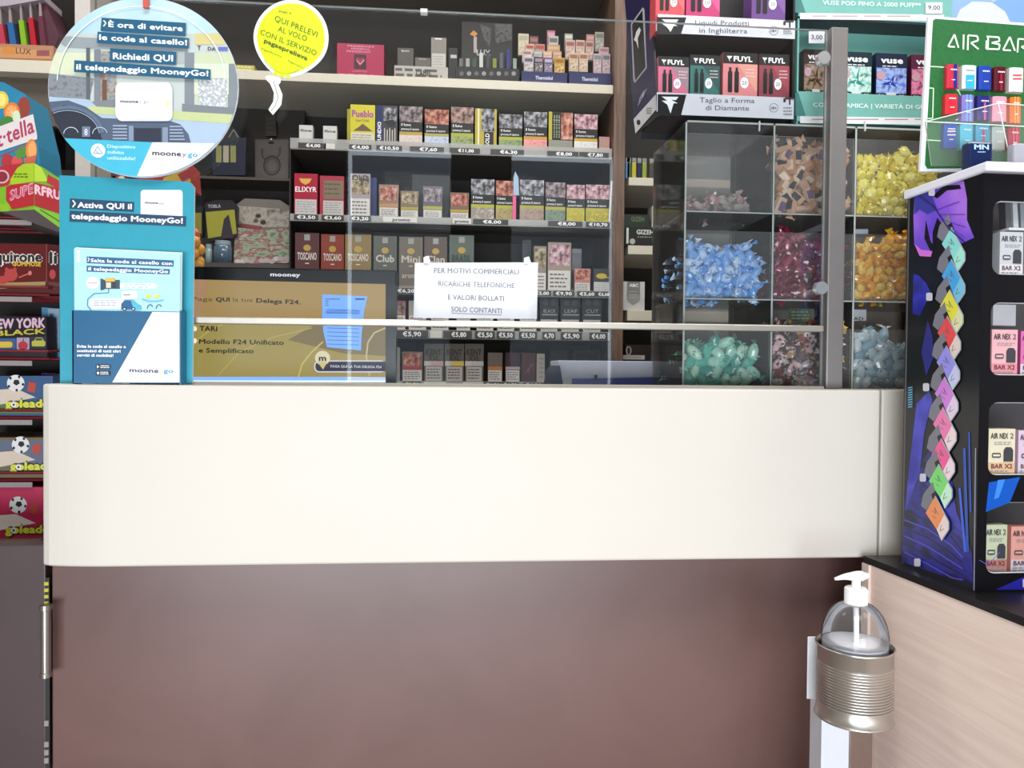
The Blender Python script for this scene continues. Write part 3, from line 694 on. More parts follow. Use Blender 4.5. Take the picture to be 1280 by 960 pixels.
def fill(name, label, group, x0, x1, z0, top, meshes, sp, layers=2, y0=None, side=False):
    """front layer of sweets one by one; the sweets buried behind them joined as one heap"""
    y0 = (CY0 if y0 is None else y0)+.016
    cnt = 0; heap = MB(); hm = []
    for L in range(layers if not side else 9):
        y = y0+L*sp*.85
        if y > CY1-.012: break
        r = 0; z = z0+sp*.74
        while True:
            any_ = False; off = (r % 2)*.5
            nx = int((x1-x0-sp*.5)/sp)
            if side and L >= layers: nx = 3
            for i in range(nx+2):
                x = x0+sp*(.72+i+off*.8)
                if x > x1-sp*.6: continue
                if z > top(x, y)-sp*.25: continue
                any_ = True
                me = random.choice(meshes)
                loc = Vector((x+random.uniform(-.12, .12)*sp, y+random.uniform(-.1, .1)*sp, z+random.uniform(-.1, .1)*sp))
                rot = (random.uniform(-.8, .8), random.uniform(-1.6, 1.6), random.uniform(-.8, .8))
                s = random.uniform(1.0, 1.2)
                if L == 0 or (side and i == 0) or z+sp*.8 > top(x, y)-sp*.25 and L == 1:
                    o = bpy.data.objects.new(name, me); COL.objects.link(o)
                    o.location = loc; o.rotation_euler = rot; o.scale = (s, s, s)
                    tag(o, label, 'candy', group); cnt += 1
                else:
                    from mathutils import Euler
                    R = Euler(rot).to_matrix(); b_ = len(heap.v)
                    heap.v += [R @ (v.co*s)+loc for v in me.vertices]
                    for p in me.polygons: heap.f.append(tuple(b_+q for q in p.vertices)); heap.m.append(heap.mi(me.materials[p.material_index]))
            r += 1; z += sp*.80
            if not any_ or z > z0+.2: break
    if heap.f:
        tag(heap.build('candy_heap', None, loc=((x0+x1)/2, y0+sp, z0+.002)), 'buried part of the heap of '+group, 'candy', None, 'stuff')
    return cnt
def flat(z, amp=.006, k=60, ph=0): return lambda x, y: z+amp*sin(k*x+ph)-max(0, y-1.30)*.3
zt_ = lambda py: WY(960, py, CY0+.01).z
n = 0
xa, xb = cx0+.004, cxb-.003
blue = sweet(('7fb2ea', 'a4c8f2', '5c9ee2', 'c4daf6'), 'twist', 5)
def tb(x, y):
    u = (x-xa)/(xb-xa); h = zB0+(.088+.010*sin(9*u) if u < .75 else .088-.10*(u-.75)); return h-max(0, (y-1.235))*.30
n += fill('blue_candy', 'blue twist wrapped candy in the middle left compartment', 'blue candies', xa, xb, zB0, tb, blue, .0155, 2, side=True)
teal = sweet(('bfe0cc', '57b3a2', 'a6d6c2', '3c9c90'), 'oval', 5)
def tt(x, y): return zA0+.098+.006*sin(60*x)-max(0, (y-1.245))*.30
n += fill('mint_candy', 'pale mint and teal oval candy in bottom left compartment', 'teal mint candies', xa, xb, zA0+.02, tt, teal, .0195, 2, side=True)
grey = sweet(('a9a29c', 'c9b7b2', '8f7f80', 'b88a92'), 'twist', 4)
n += fill('pale_candy', 'greyish pink candy on the top left compartment floor', 'pale candies in the nearly empty compartment', xa+.012, xb, zC0, lambda x, y: zC0+.022+.028*min(1, (x-xa)/.08), grey, .0165, 2, y0=CY0+.07)
tof = sweet(('c9a184', 'd8b79c', 'b98a68', 'e0c7b0'), 'roll', 4)
for i, me in enumerate(tof):
    if i != 2: me.materials[1] = mat('2c2a30' if i != 1 else '6a5078', .3)
xa, xb = cxb+.003, cxc-.003
n += fill('toffee_roll', 'caramel toffee roll with dark label in top middle compartment', 'caramel toffees', xa, xb, zC0, flat(zt_(176), .004), tof, .0205, 2)
red = sweet(('741030', '8c1a40', '5c0c24', 'a02e50'), 'twist', 4)
n += fill('red_candy', 'dark red wrapped candy in the centre compartment', 'dark red candies', xa, xb, zB0, flat(zt_(290), .005), red, .0165, 2)
mix = sweet(('d8d2d0', '8c2434', '5c4038', 'e3b9bd', '3a2b2c', 'c69a62'), 'twist', 6)
n += fill('liquorice_candy', 'mixed white, red and brown candy in bottom middle compartment', 'mixed liquorice candies', xa, WY(1034, 440, CY0).x, zA0+.02, flat(zt_(402), .006), mix, .018, 2)
gold = sweet(('d9b45e', 'e6c874', 'c89a48'), 'disc', 3)
n += fill('gold_candy', 'gold wrapped disc candy behind the steel post', 'gold candies', WY(1040, 440, CY0).x, xb+.004, zA0+.02, flat(zt_(402), .006), gold, .0165, 2)
xa, xb = cxc+.003, WY(1185, 300, CY0).x
yel = sweet(('ecdc30', 'f2e650', 'dcc822', 'f6ee7c'), 'disc', 4)
n += fill('yellow_candy', 'yellow wrapped disc candy in the top right compartment', 'yellow candies', xa, xb, zC0, flat(zt_(184), .006), yel, .0175, 2)
ora = sweet(('f4b42a', 'f8c640', 'e69e1e', 'f8d46c'), 'twist', 4)
n += fill('orange_candy', 'orange yellow candy in the middle right compartment', 'orange candies', xa, xb, zB0, flat(zt_(292), .006, 50, 1), ora, .0165, 2)
ice = sweet(('b9cfd6', '8fb3c2', 'd3e0e4', '7ba0b4'), 'oval', 5)
n += fill('icy_candy', 'icy pale blue candy in the bottom right compartment', 'icy blue candies', xa, xb, zA0+.02, lambda x, y: zt_(432)+.035*max(0, 1-abs(x-(xa+.04))/.06), ice, .019, 2)
print('candies', n)
# price cards between the rows
def card(name, label, cat, px, Y, fn, h='e8e8ee', d=.001, group=None):
    c = thing(name, label, cat, WY((px[0]+px[2])/2, px[3], Y), group)
    sub('card', c, lambda m: m.extr([WY(px[0], px[1], Y), WY(px[2], px[1], Y), WY(px[2], px[3], Y), WY(px[0], px[3], Y)], (0, d, 0), mat(h)))
    if fn:
        mb = MB(); fn(FY(mb, Y)); mb.build('printed_face', c)
    return c
def pc(f):
    f.rect(1040, 388, 1082, 393, mat('9fc0e4'), 1); f.rect(1065, 388, 1082, 393, mat('e6ecf4'), 2); f.text('0,10 CAD', 1043, 400, 1079, 400.5, 4, INK, 2, .02)
card('price_card', 'white and blue price card above the bottom right candies', 'price card', (1040, 387, 1083, 401), CY0+.06, pc)
card('price_card', 'light blue price card under the yellow candies', 'price card', (1046, 286, 1085, 293), CY0+.05, lambda f: f.rect(1066, 287, 1085, 292, mat('e6ecf4'), 1), '8fb0dc')
card('price_card', 'dark green price card under the dark red candies', 'price card', (986, 386, 1018, 402), CY0+.06, lambda f: f.lines(989, 388, 1015, 400, 3, mat('9aa58a'), 1), '5c6652')
# hanging hooks seen as thin clips at the top of the case
for x in (949, 1081):
    p = WY(x, 158, CY0-.002); tag(sub('case_clip', None, lambda m: m.box(p.x-.001, p.x+.001, CY0-.004, CY0-.001, p.z-.008, p.z+.008, mat('d8d8d8', .3)), loc=p), 'small white clip on the case top '+('left of the post' if x < 1000 else 'above the yellow candies'), 'clip')

# ================================================================ BLACK AND WHITE POD DISPLAY ON THE CASE
PY = 1.225
fz = zC1+.0005
fd = thing('pod_display', 'black and white two tier pod kit display standing on candy case', 'display stand', (WY(905, 150, PY).x, 1.3, fz))
xL = WY(821, 100, PY).x; xR = WY(992.5, 100, PY).x
BK = mat('17171b', .35); PUR = mat('201c50', .35); LIPW = mat('dcdce4', .4)
ztop = WY(900, -90, PY).z
def sidep(m):
    F = FP(m, (xL, PY, 1.6), (-1, 0, 0)); pts = [(776, -60), (812, -60), (821, 146), (795, 168)]
    P = [F.P(a, b, 0) for a, b in pts]
    for p in P[2:]: p.z = max(p.z, fz)
    m.extr(P, (.003, 0, 0), BK)
sub('side_wall', fd, sidep)
mb = MB(); F = FP(mb, (xL, PY, 1.6), (-1, 0, 0))
F.poly([(778, -40), (811, -40), (818, 70), (820.5, 118), (792, 150), (788, 90)], PUR, 1)
F.poly([(789, 30), (804, 9), (806, 12), (809, 85), (794, 104), (792, 100)], mat('b9b9c6'), 2); F.poly([(790.5, 31), (803.5, 13), (807.5, 84), (794.3, 101)], mat('15151b', .3), 3)
F.poly([(800, 34), (802, 38), (798, 48), (799, 62), (796, 52), (793, 50), (795, 45), (796, 40)], WHITE, 4)
F.line([(799, 128), (803, 118), (800, 124), (806, 113), (803, 122), (809, 111)], .9, mat('b9b9d6'), 3); F.line([(798, 132), (806, 118)], .8, mat('b9b9d6'), 3)
F.poly([(792.5, 149), (820.5, 118), (821, 137), (795, 167)], mat('e4e4ec'), 3); F.ell(799, 153, 2.4, 3.4, INK, 4, 12); F.lines(809, 134, 816, 143, 3, GREY, 4)
mb.build('printed_side', fd)
sub('right_wall', fd, lambda m: m.box(xR-.003, xR, PY, PY+.12, fz, ztop, BK))
sub('rear_wall', fd, lambda m: m.box(xL, xR, PY+.10, PY+.103, fz, ztop, mat('1c1a1c')))
zl1 = (WY(905, 119, PY).z, WY(905, 146, PY).z); zl2 = (WY(905, 22, PY).z, WY(905, 45, PY).z)
for k, (za, zb_) in enumerate((zl1, zl2)):
    sub('tier_floor', fd, lambda m: m.box(xL+.003, xR-.003, PY+.002, PY+.10, zb_+.001, zb_+.004, mat('3a3638')))
    lp_ = sub('tier_lip', fd, lambda m: m.box(xL, xR, PY-.001, PY+.002, max(zb_, fz), za, LIPW, BK))
    mb = MB(); F = FY(mb, PY-.001); y0, y1 = ((119, 146), (22.5, 44))[k]; sl = .014
    q = lambda a, b: (a, b+(a-905)*sl)
    F.poly([q(822, y0), q(858, y0), q(851, y1), q(822, y1)], BK, 1)
    F.poly([q(827, y0+3), q(848, y0+3), q(845, y0+7), q(839, y0+7), q(847, y0+11), q(842, y0+11), q(838, y1-3), q(834, y0+13), q(827, y0+8), q(834, y0+8)], WHITE, 2)
    tl = (('Taglio a Forma', 874.5, 943), ('di Diamante', 882, 936)) if k == 0 else (('Liquidi Prodotti', 869, 936), ('in Inghilterra', 874, 934))
    for j, (tx_, a, b) in enumerate(tl): F.text(tx_, *q(a, y0+9.5+j*9.5), *q(b, y0+9.5+j*9.5), 6.2, mat('4a4a54'), 2)
    F.arc(*q(967, y0+15), 5.4, 5.4, 0, 360, .7, GREY, 2, 20); F.text('18+', *q(963.4, y0+17), *q(970.5, y0+17), 3.4, INK, 2, .02)
    F.rect(*q(981, y0+2), *q(992, y0+4.4), INK, 2); F.rect(*q(986, y0+4), *q(988, y0+11), INK, 2); F.rect(*q(979, y0+3), *q(982, y0+8), INK, 2); F.lines(*q(979, y0+13), *q(991, y1-2), 3, GREY, 2)
    mb.build('printed_lip', lp_)

def uvbox(name, label, cat, px, Y, zb_, d, body, draw, group=None, rz=0, top=None, kind='box'):
    """a carton measured by its pixel span at depth Y, standing on height zb_"""
    a = WY(px[0], (px[1]+px[2])/2 if len(px) == 3 else 300, Y) if False else WY(px[0], px[1], Y); b = WY(px[2], px[1], Y)
    W = b.x-a.x; H = (a.z+b.z)/2-zb_
    r = thing(name, label, cat, ((a.x+b.x)/2, Y, zb_), group, rz, local=True)
    m = MB(); bm_ = mat(body, .4, coat=.15) if isinstance(body, str) else body
    if kind == 'pouch':
        n_ = 9
        topz = [H-.0012*(i % 2)-.0015*random.random() for i in range(n_+1)]
        fr_ = [(-W/2, 0, 0), (W/2, 0, 0)]+[(W/2-W*i/n_, 0, topz[i]) for i in range(n_+1)]
        m.face(fr_, bm_)
        bk = [(-W/2, d, 0), (W/2, d, 0), (W/2, d*.9, H*.55), (W/2, .001, topz[0]), (-W/2, .001, topz[-1]), (-W/2, d*.9, H*.55)]
        m.face([bk[0], bk[1], bk[2], bk[5]][::-1], bm_); m.face([bk[5], bk[2], bk[3], bk[4]][::-1], bm_)
        m.face([(W/2, 0, 0), bk[1], bk[2], bk[3], (W/2, 0, topz[0])], bm_); m.face([(-W/2, 0, 0), bk[0], bk[5], bk[4], (-W/2, 0, topz[-1])][::-1], bm_)
        m.face([(-W/2, 0, 0), (W/2, 0, 0), bk[1], bk[0]][::-1], bm_)
        m.build('pouch_body', r)
    else:
        m.box(-W/2, W/2, 0, d, 0, H, bm_); m.build('carton_body', r)
        if kind == 'pack':
            sub('flip_lid', r, lambda q: q.box(-W/2-.0004, W/2+.0004, -.0001, d+.0004, H*.78, H+.0004, bm_))
    if draw:
        m = MB(); F = FB(m, -W/2, W/2, 0, H, -.0001); draw(F); m.build('printed_front', r)
    return r
BLK = mat('141416', .4)
def fuyl(c1, c2, c3):
    def d(F):
        F.rect(0, .82, 1, 1, BLK, 1); F.text('FUYL', .30, .86, .85, .86, .08, WHITE, 2, .04); F.poly([(.1, .94), (.26, .94), (.22, .90), (.18, .90), (.2, .84), (.15, .90)], WHITE, 2)
        F.rect(0, .14, 1, .82, mat(c1), 1); F.poly([(.42, .82), (1, .36), (1, .82)], mat(c2), 1.5); F.rect(0, .14, 1, .27, mat(c3), 2)
        for x in (.14, .33): F.rrect(x, .36, x+.13, .70, .03, BLK, 3); F.rect(x+.03, .70, x+.10, .76, BLK, 3)
        F.ell(.62, .52, .12, .09, WHITE, 3, 16); F.text('20', .55, .49, .69, .49, .06, INK, 4)
        F.lines(.66, .6, .95, .76, 3, mat('e8c8cc'), 3, .3); F.text('READY', .40, .18, .85, .18, .05, mat('f0e0e0'), 3, .02)
        F.rect(.02, 0, .98, .13, mat('d9d3d4'), 2); F.lines(.06, .02, .94, .11, 2, GREY, 3, .4)
    return d
zf1, zf2 = WY(905, 145, PY).z+.004, WY(905, 44, PY).z+.004
for (a, b, t_, cs, lb, dk) in ((823, 861, 71, ('d06a8a', '9a8088', 'd05a7e'), 'pink device pack leftmost on lower pod display tier', 0), (863, 900, 69, ('2f6d68', '24504e', '2a5a56'), 'dark teal pod pack on lower pod display tier', 0), (904, 947, 66, ('d98284', 'e09a8a', 'c9a24a'), 'salmon and mustard pod pack on lower pod display tier', 0), (949, 987, 68, ('8c3a48', 'a34654', '7a2c3a'), 'dark red pod pack rightmost on lower pod display tier', 0)):
    uvbox('pod_pack', lb, 'box', (a, t_, b), PY+.006, zf1, .035, cs[0], fuyl(*cs), 'pod packs on the two tier display')
for (a, b, cs, lb) in ((820, 856, ('d8505a', 'e86c6a', 'c8404c'), 'coral red pod pack on upper pod display tier'), (858, 900, ('c23a72', 'd85a8a', 'b03064'), 'magenta pod pack on upper pod display tier'), (940, 982, ('6a4488', '7e5a9c', '583a78'), 'purple pod pack on upper pod display tier')):
    uvbox('pod_pack', lb, 'box', (a, -32, b), PY+.006, zf2, .035, cs[0], fuyl(*cs), 'pod packs on the two tier display')

# ================================================================ TEAL POD DISPLAY
VY = 1.232
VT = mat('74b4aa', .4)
vd = thing('teal_display', 'mint green tiered pod display right of the steel post', 'display stand', (WY(1075, 150, VY).x, 1.3, fz))
vxl, vxr = WY(996, 100, VY).x, WY(1188, 60, VY).x
vz = lambda py: WY(1080, py, VY).z
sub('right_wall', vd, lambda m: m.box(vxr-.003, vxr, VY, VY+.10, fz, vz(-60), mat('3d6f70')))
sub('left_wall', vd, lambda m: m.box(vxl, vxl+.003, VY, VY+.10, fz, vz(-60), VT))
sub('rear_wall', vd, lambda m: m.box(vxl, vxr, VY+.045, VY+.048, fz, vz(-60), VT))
def lip(y0, y1, yw, text, ta):
    def fn(m):
        m.box(vxl, vxr, VY-.002, VY+.001, max(fz, vz(yw)), vz(y0), VT)
        F = FY(m, VY-.002); 
        F.poly([(1000, y1-.8), (1180, y1+1.6), (1180, yw+1.2), (1000, yw-1)], mat('e4e6ea'), 1); F.lines(1015, y1+2, 1170, y1+4.5, 1, mat('b07a7a'), 2, .4)
        F.poly([(994, y0-2), (998, y0-2), (1007, y1-1), (994, y1-1)], mat('3d7a76'), 1)
        F.text(text, *ta, 5.2, mat('d4ece6'), 2, .035)
    return fn
sub('lower_lip', vd, lip(118, 146, 155, 'CON CERAMICA | VARIET\u00c0 DI GUSTI', (1016, 133.5, 1168, 137)))
sub('upper_lip', vd, lip(-8, 17, 25, 'VUSE POD FINO A 2000 PUFF**', (1028, 6, 1151, 9.5)))
sub('lower_floor', vd, lambda m: m.box(vxl, vxr, VY, VY+.045, vz(124), vz(122), mat('4c9a90')))
sub('upper_floor', vd, lambda m: m.box(vxl, vxr, VY, VY+.045, vz(27), vz(25), mat('3a3c40')))
def vuse(cols, base):
    def d(F):
        F.rect(0, 0, 1, 1, mat(base, .3), 1); F.rect(.02, .10, .98, .68, blotch(cols, 70, .3), 2)
        cx, cy = .5, .34
        for i in range(9):
            a = i*40+random.uniform(-12, 12); r = random.uniform(.22, .40)
            F.poly([(cx+.06*cos(radians(a+90)), cy+.05*sin(radians(a+90))), (cx+r*cos(radians(a)), cy+r*.75*sin(radians(a))+.03), (cx-.06*cos(radians(a+90)), cy-.05*sin(radians(a+90)))], mat(cols[i % len(cols)], .25), 3+i*.1)
        F.text('vuse', .14, .78, .86, .78, .13, WHITE, 4, .045); F.lines(.2, .69, .8, .73, 1, WHITE, 4, .5)
        F.ell(.15, .50, .14, .10, mat('c89aa8'), 5, 14); F.rect(.03, 0, .30, .11, BLK, 5); F.rect(.68, 0, .97, .11, BLK, 5); F.rect(.34, .02, .64, .13, mat('d8d4dc'), 5)
        F.text('20', .08, .03, .25, .03, .05, WHITE, 6); F.text('20', .74, .03, .9, .03, .05, WHITE, 6)
    return d
zv = vz(118.5)
for a, b, t_, cols, base, lb in ((1005, 1036, 62, ('6a4a34', 'a08a74', '3c2a20'), '3a2a28', 'brown bark patterned pod pack left of steel post'), (1052, 1090, 65, ('7cc4b4', 'd4efe6', '3a8a80'), '102c38', 'green flower patterned pod pack on teal display'), (1095, 1134, 67, ('5a78d8', 'a8c0f4', '2c3c9c'), '122040', 'blue crystal patterned pod pack on teal display'), (1139, 1178, 69, ('c83a7a', 'e88ab0', '7a1c4c'), '5a1438', 'magenta pod pack half hidden behind green board')):
    uvbox('pod_pack', lb, 'box', (a, t_, b), VY+.012, zv, .022, base, vuse(cols, base), 'pod packs on the teal display')
tag_y = lambda t_, x0, x1, y: (lambda f: f.text(t_, x0, y, x1, y+.5, 5.5, mat('3a3f60'), 1, .01))
card('price_tag', 'handwritten 9,00 price tag on upper teal display lip', 'price tag', (1157, 3, 1178, 17), VY-.004, tag_y('9,00', 1160, 1175, 12))
card('price_tag', 'handwritten 3,00 price tag left of the post top', 'price tag', (1011, 39, 1031, 54), VY-.004, tag_y('3,00', 1014, 1028, 49))
bl = thing('blue_display', 'pale blue display card with white mountain shape behind green board', 'display stand', (WY(1235, 20, 1.30).x, 1.3, fz))
sub('card', bl, lambda m: m.box(WY(1190, 0, 1.30).x, WY(1300, 0, 1.30).x, 1.30, 1.305, fz, WY(1235, -80, 1.30).z, mat('8fb2d8')))
def mt(m):
    F = FY(m, 1.30); F.poly([(1192, 30), (1200, 12), (1215, 2), (1240, 3), (1256, 14), (1264, 30)], mat('d3d8ea'), 1); F.poly([(1240, 3), (1300, -20), (1300, 34), (1264, 30), (1256, 14)], mat('7ba6e0'), 1.5); F.poly([(1225, -10), (1262, 20), (1300, 30), (1300, -20)], mat('a9c4e8'), 1.2)
sub('printed_card', bl, mt)

# ================================================================ BLACK VAPE DISPLAY ON THE SIDE COUNTER
ZC = .8785
def zray(x, y, z): d = ray(x, y); return CAM+d*((z-CAM.z)/d.z)
A0 = zray(1126, 704, ZC); B0 = zray(1219, 741, ZC)
sn = Vector((-(A0-B0).y, (A0-B0).x, 0)).normalized()
if sn.x > 0: sn = -sn
zT = WP(1236, 214, B0, sn).z
vb = thing('vape_display', 'black vape display box with purple leaf side and four windows', 'display stand', ((A0.x+B0.x)/2+.1, (A0.y+B0.y)/2, ZC))
A1 = A0.copy(); fx = Vector((1, .02, 0)).normalized()
DB = mat('0e0e14', .3)
WB = .30
def shell(m):
    th = .003
    m.extr([A0, B0, B0+Vector((0, 0, zT-ZC)), A0+Vector((0, 0, zT-ZC))], (th, 0, 0), DB)
sub('side_wall', vb, shell)
C0 = A0+fx*WB
sub('rear_wall', vb, lambda m: m.extr([A0+Vector((0, -.002, 0)), C0, C0+Vector((0, 0, zT-ZC)), A0+Vector((0, -.002, zT-ZC))], (0, -.003, 0), mat('5a5658')))
# front frame with four rounded windows
FN = Vector((.02, -1, 0)).normalized()
def FPf(a, b, l=0): return WP(a, b, B0, FN)+FN*LIFT*l
wins = [(251, 343), (378, 469), (503, 594), (628, 717)]
def frontf(m):
    F = Face(m, FPf, -1)
    O = FPf(1228, 462); ux = fx
    def lx(p): return (p-O).dot(ux)
    wl = [lx(FPf((1245, 1240, 1233, 1229.5)[i], (wins[i][0]+wins[i][1])/2)) for i in range(4)]; xl = sum(wl)/4; xr = xl+.16
    x0 = lx(B0); x1 = x0+WB*.62+.05
    W3 = lambda x, z, d=0: Vector((O.x, O.y, 0))+ux*x+Vector((0, d, z))
    zs_ = [(FPf(1250, b).z, FPf(1250, a).z) for a, b in wins]
    def bx(xa, xb, za, zb_):
        m.extr([W3(xa, za), W3(xb, za), W3(xb, zb_), W3(xa, zb_)], (0, .003, 0), DB)
    bx(x0, xl, ZC, zT); bx(xr, x1, ZC, zT)
    edges = [zT]+[q for z in zs_ for q in (z[1], z[0])]+[ZC]
    for i in range(0, len(edges), 2): bx(xl, xr, edges[i+1], edges[i])
    R = .012
    for z0_, z1_ in zs_:
        for (cx, sx) in ((xl, 1), (xr, -1)):
            for (cz, sz) in ((z0_, 1), (z1_, -1)):
                pts = [W3(cx, cz)]+[W3(cx+sx*R*(1-sin(radians(t_))), cz+sz*R*(1-cos(radians(t_)))) for t_ in range(0, 91, 15)]
                m.extr(pts, (0, .003, 0), DB)
    return xl, xr, zs_, W3, x0, x1
mb = MB(); xl, xr, zs_, W3, x0f, x1f = frontf(mb); mb.build('front_frame', vb)
for z0_, z1_ in zs_:
    def rimf(m):
        wr = mat('c9cbd4', .4); r_ = .012
        pts = []
        for cx, cz, t0 in ((xr-r_, z1_-r_, 0), (xl+r_, z1_-r_, 90), (xl+r_, z0_+r_, 180), (xr-r_, z0_+r_, 270)):
            for i in range(5): q_ = radians(t0+22.5*i); pts.append(W3(cx+r_*cos(q_), cz+r_*sin(q_), .003))
        m.tube(pts+[pts[0]], .0011, wr, 6)
    sub('window_rim', vb, rimf)
    sub('window_shelf', vb, lambda m: m.extr([W3(xl-.01, z0_-.006, .004), W3(xr+.02, z0_-.006, .004), W3(xr+.02, z0_-.004, .004), W3(xl-.01, z0_-.004, .004)], (0, .12, 0), mat('a8a6a8')))
# printed side
mb = MB(); F = FP(mb, B0, sn)
VI, VI2, MAG = mat('5a48b8', .3), mat('3b3aa8', .3), mat('9a62d8', .3)
F.poly([(1144, 238), (1165, 232), (1205, 226), (1209, 248), (1209, 275), (1218, 297), (1203, 304), (1186, 292), (1172, 272), (1166, 290), (1166, 312), (1164, 321), (1152, 319), (1143, 305), (1142, 270)], blotch(('5a3fd0', '8a58e0', 'b076e8'), 12, .3), 1)
F.poly([(1144, 238), (1162, 236), (1172, 262), (1160, 268), (1150, 262), (1143, 268)], mat('3a3aa0', .3), 1.5)
F.poly([(1167, 245), (1180, 232), (1200, 231), (1202, 236), (1184, 238), (1172, 248)], DB, 2); F.poly([(1158, 275), (1163, 300), (1170, 312), (1164, 315), (1156, 298)], DB, 2)
F.poly([(1143, 304), (1152, 312), (1166, 314), (1164, 321), (1150, 320)], mat('d870e0', .3), 2)
for k, (a, b, c, d) in enumerate([(1172, 262, 1200, 252), (1175, 268, 1207, 268), (1180, 275, 1208, 284), (1186, 283, 1207, 297)]): F.line([(a, b), (c, d)], 1.0, mat('6a3cb0', .3), 3)
F.line([(1150, 245), (1168, 258), (1186, 285), (1206, 302)], 1.6, mat('2a2470', .3), 3)
F.poly([(1142, 342), (1150, 345), (1158, 354), (1164, 366), (1150, 395), (1141, 392)], blotch(('20208c', '3232b8', '1a1a60'), 15, .3), 1)
F.poly([(1160, 400), (1166, 420), (1168, 445), (1158, 470), (1152, 440)], mat('2c2a80', .3), 1)
F.poly([(1146, 505), (1162, 488), (1166, 500), (1156, 540), (1150, 590), (1132, 640), (1135, 600)], blotch(('2a2aa0', '4848c8', '26267a'), 15, .3), 1)
F.poly([(1136, 600), (1165, 560), (1190, 600), (1196, 640), (1215, 690), (1219, 738), (1185, 722), (1127, 702), (1130, 640)], blotch(('14142e', '2c2c90', '1c1c58', '3a3ab0'), 14, .3, stretch=(1, 1, 2.4)), .8)
for k in range(6): F.line([(1131, 640+k*10), (1160, 650+k*11), (1190, 672+k*10), (1204, 690+k*7)], 1.8, mat('4a4cc0' if k % 2 else '20204a', .3), 1.4)
F.line([(1200, 610), (1207, 690)], 3, mat('3c62e0', .3), 1.4); F.line([(1206, 560), (1210, 690)], 3.4, mat('2450b8', .3), 1.4); F.line([(1212, 540), (1214, 640)], 2, mat('2850c0', .3), 1.4)
lz = [(1199, 304, '8fe0dc', 'a8ecdc'), (1199, 344, '48a8e8', '78c8e8'), (1197, 382, 'e6e23c', 'e4e4b0'), (1194, 415, 'e84a50', 'e8d4d0'), (1193, 452, '9a94f0', 'ccd0f4'), (1191, 491, 'd47ce0', 'e4d0ec'), (1189, 529, 'ec78b4', 'f0dce4'), (1187, 568, 'ec5898', 'f4dce8'), (1184, 600, '74dc6c', 'c8f4d8'), (1180, 640, 'f09050', 'f0dcd8')]
for k, (cx, cy, c1, c2) in enumerate(lz):
    o = -.5*k*.0
    F.poly([(cx-24, cy-22+0), (cx-12, cy-38), (cx-8, cy-20), (cx-20, cy-2), (cx-27, cy-8)], mat('7a7a86', .4), 2+k*.3)
    F.poly([(cx-14, cy-22), (cx-9, cy-26), (cx+4, cy+8), (cx-3, cy+12)], BLK, 2.05+k*.3)
    F.poly([(cx-20, cy+3), (cx-7, cy-24), (cx+4, cy-4), (cx+3, cy+28), (cx-8, cy+30)] if False else [(cx-21, cy+1), (cx-9, cy-20), (cx+3, cy+2), (cx-7, cy+22)], mat(c1, .3, coat=.3), 2.1+k*.3)
    F.poly([(cx-7, cy+22), (cx+3, cy+2), (cx+8, cy+12), (cx+8, cy+22), (cx-1, cy+36)], mat(c2, .3, coat=.3), 2.1+k*.3)
    F.line([(cx-9, cy-20), (cx+8, cy+12), (cx+8, cy+22), (cx, cy+34)], 1.5, mat('a8b0bc', .3), 2.2+k*.3)
    F.line([(cx-13, cy-2), (cx-8, cy+2), (cx-10, cy-6), (cx-5, cy+3)], .6, mat('5a5a66'), 2.25+k*.3); F.line([(cx-12, cy+5), (cx-8, cy+8)], .6, mat('5a5a66'), 2.25+k*.3)
    F.line([(cx-1, cy+16), (cx-3, cy+24), (cx+2, cy+21)], .6, mat('5a5a66'), 2.25+k*.3)
for (a, b) in ((1167, 240), (1164, 371), (1160, 484), (1156, 597), (1149, 703)): F.rrect(a-4, b-5, a+4, b+5, 2, mat('c9c9d6', .4), 6)
for k in range(9): F.line([(1136.5, 485+k*3), (1142, 484+k*3)], 1.3, mat('58b8d8', .3), 2)
F.line([(1221, 560), (1219, 738)], 1.2, mat('9a9ab0', .4), 2)
mb.build('printed_side', vb)
mb = MB(); F = Face(mb, FPf, -1)
F.poly([(1236, 603), (1275, 596), (1262, 628), (1232, 640)], mat('1454b8', .3), 1); F.poly([(1247, 600), (1256, 599), (1248, 622), (1242, 624)], mat('3c84e0', .3), 2)
F.poly([(1244, 737), (1300, 712), (1300, 737)], mat('2a2aa8', .3), 1); F.rect(1278, 724, 1290, 734, mat('d8d0ec'), 2)
F.line([(1224, 700), (1234, 706), (1250, 690)], .8, mat('5a5ab8', .3), 1)
mb.build('printed_front', vb)
# white top tray
def tray(m):
    o1 = sn*.004
    q = [A0+o1+Vector((0, .004, 0)), B0+o1+Vector((0, -.010, 0)), B0+fx*WB+Vector((0, -.010, 0)), C0]
    m.extr([(p.x, p.y, zT) for p in q], (0, 0, .012), mat('e2e2ee', .4))
sub('white_tray', vb, tray, bevel=.002)
# vape packs in the windows
def apack(c1, c2):
    def d(F):
        F.rect(0, 0, 1, 1, mat(c1, .35), 1); F.rect(0, 0, 1, .30, mat(c2, .35), 1.5); F.text('AIR', .06, .80, .34, .80, .11, INK, 3, .03); F.text('NEX', .40, .80, .72, .80, .11, INK, 3, .03); F.text('2', .80, .80, .93, .80, .11, INK, 3)
        F.lines(.2, .66, .9, .74, 2, GREY, 3, .4); F.poly([(.56, .32), (.92, .32), (.92, .56), (.84, .62), (.64, .62), (.56, .56)], mat('3c3c42'), 3); F.rrect(.12, .40, .46, .50, .04, mat('4a4a50'), 3); F.rrect(.15, .43, .42, .47, .02, mat(c1), 4)
        F.text('BAR X2', .10, .18, .90, .18, .09, mat('703040'), 3, .02); F.lines(.06, .04, .94, .15, 2, GREY, 3, .5)
    return d
wl_name = ('top', 'second', 'third', 'bottom')
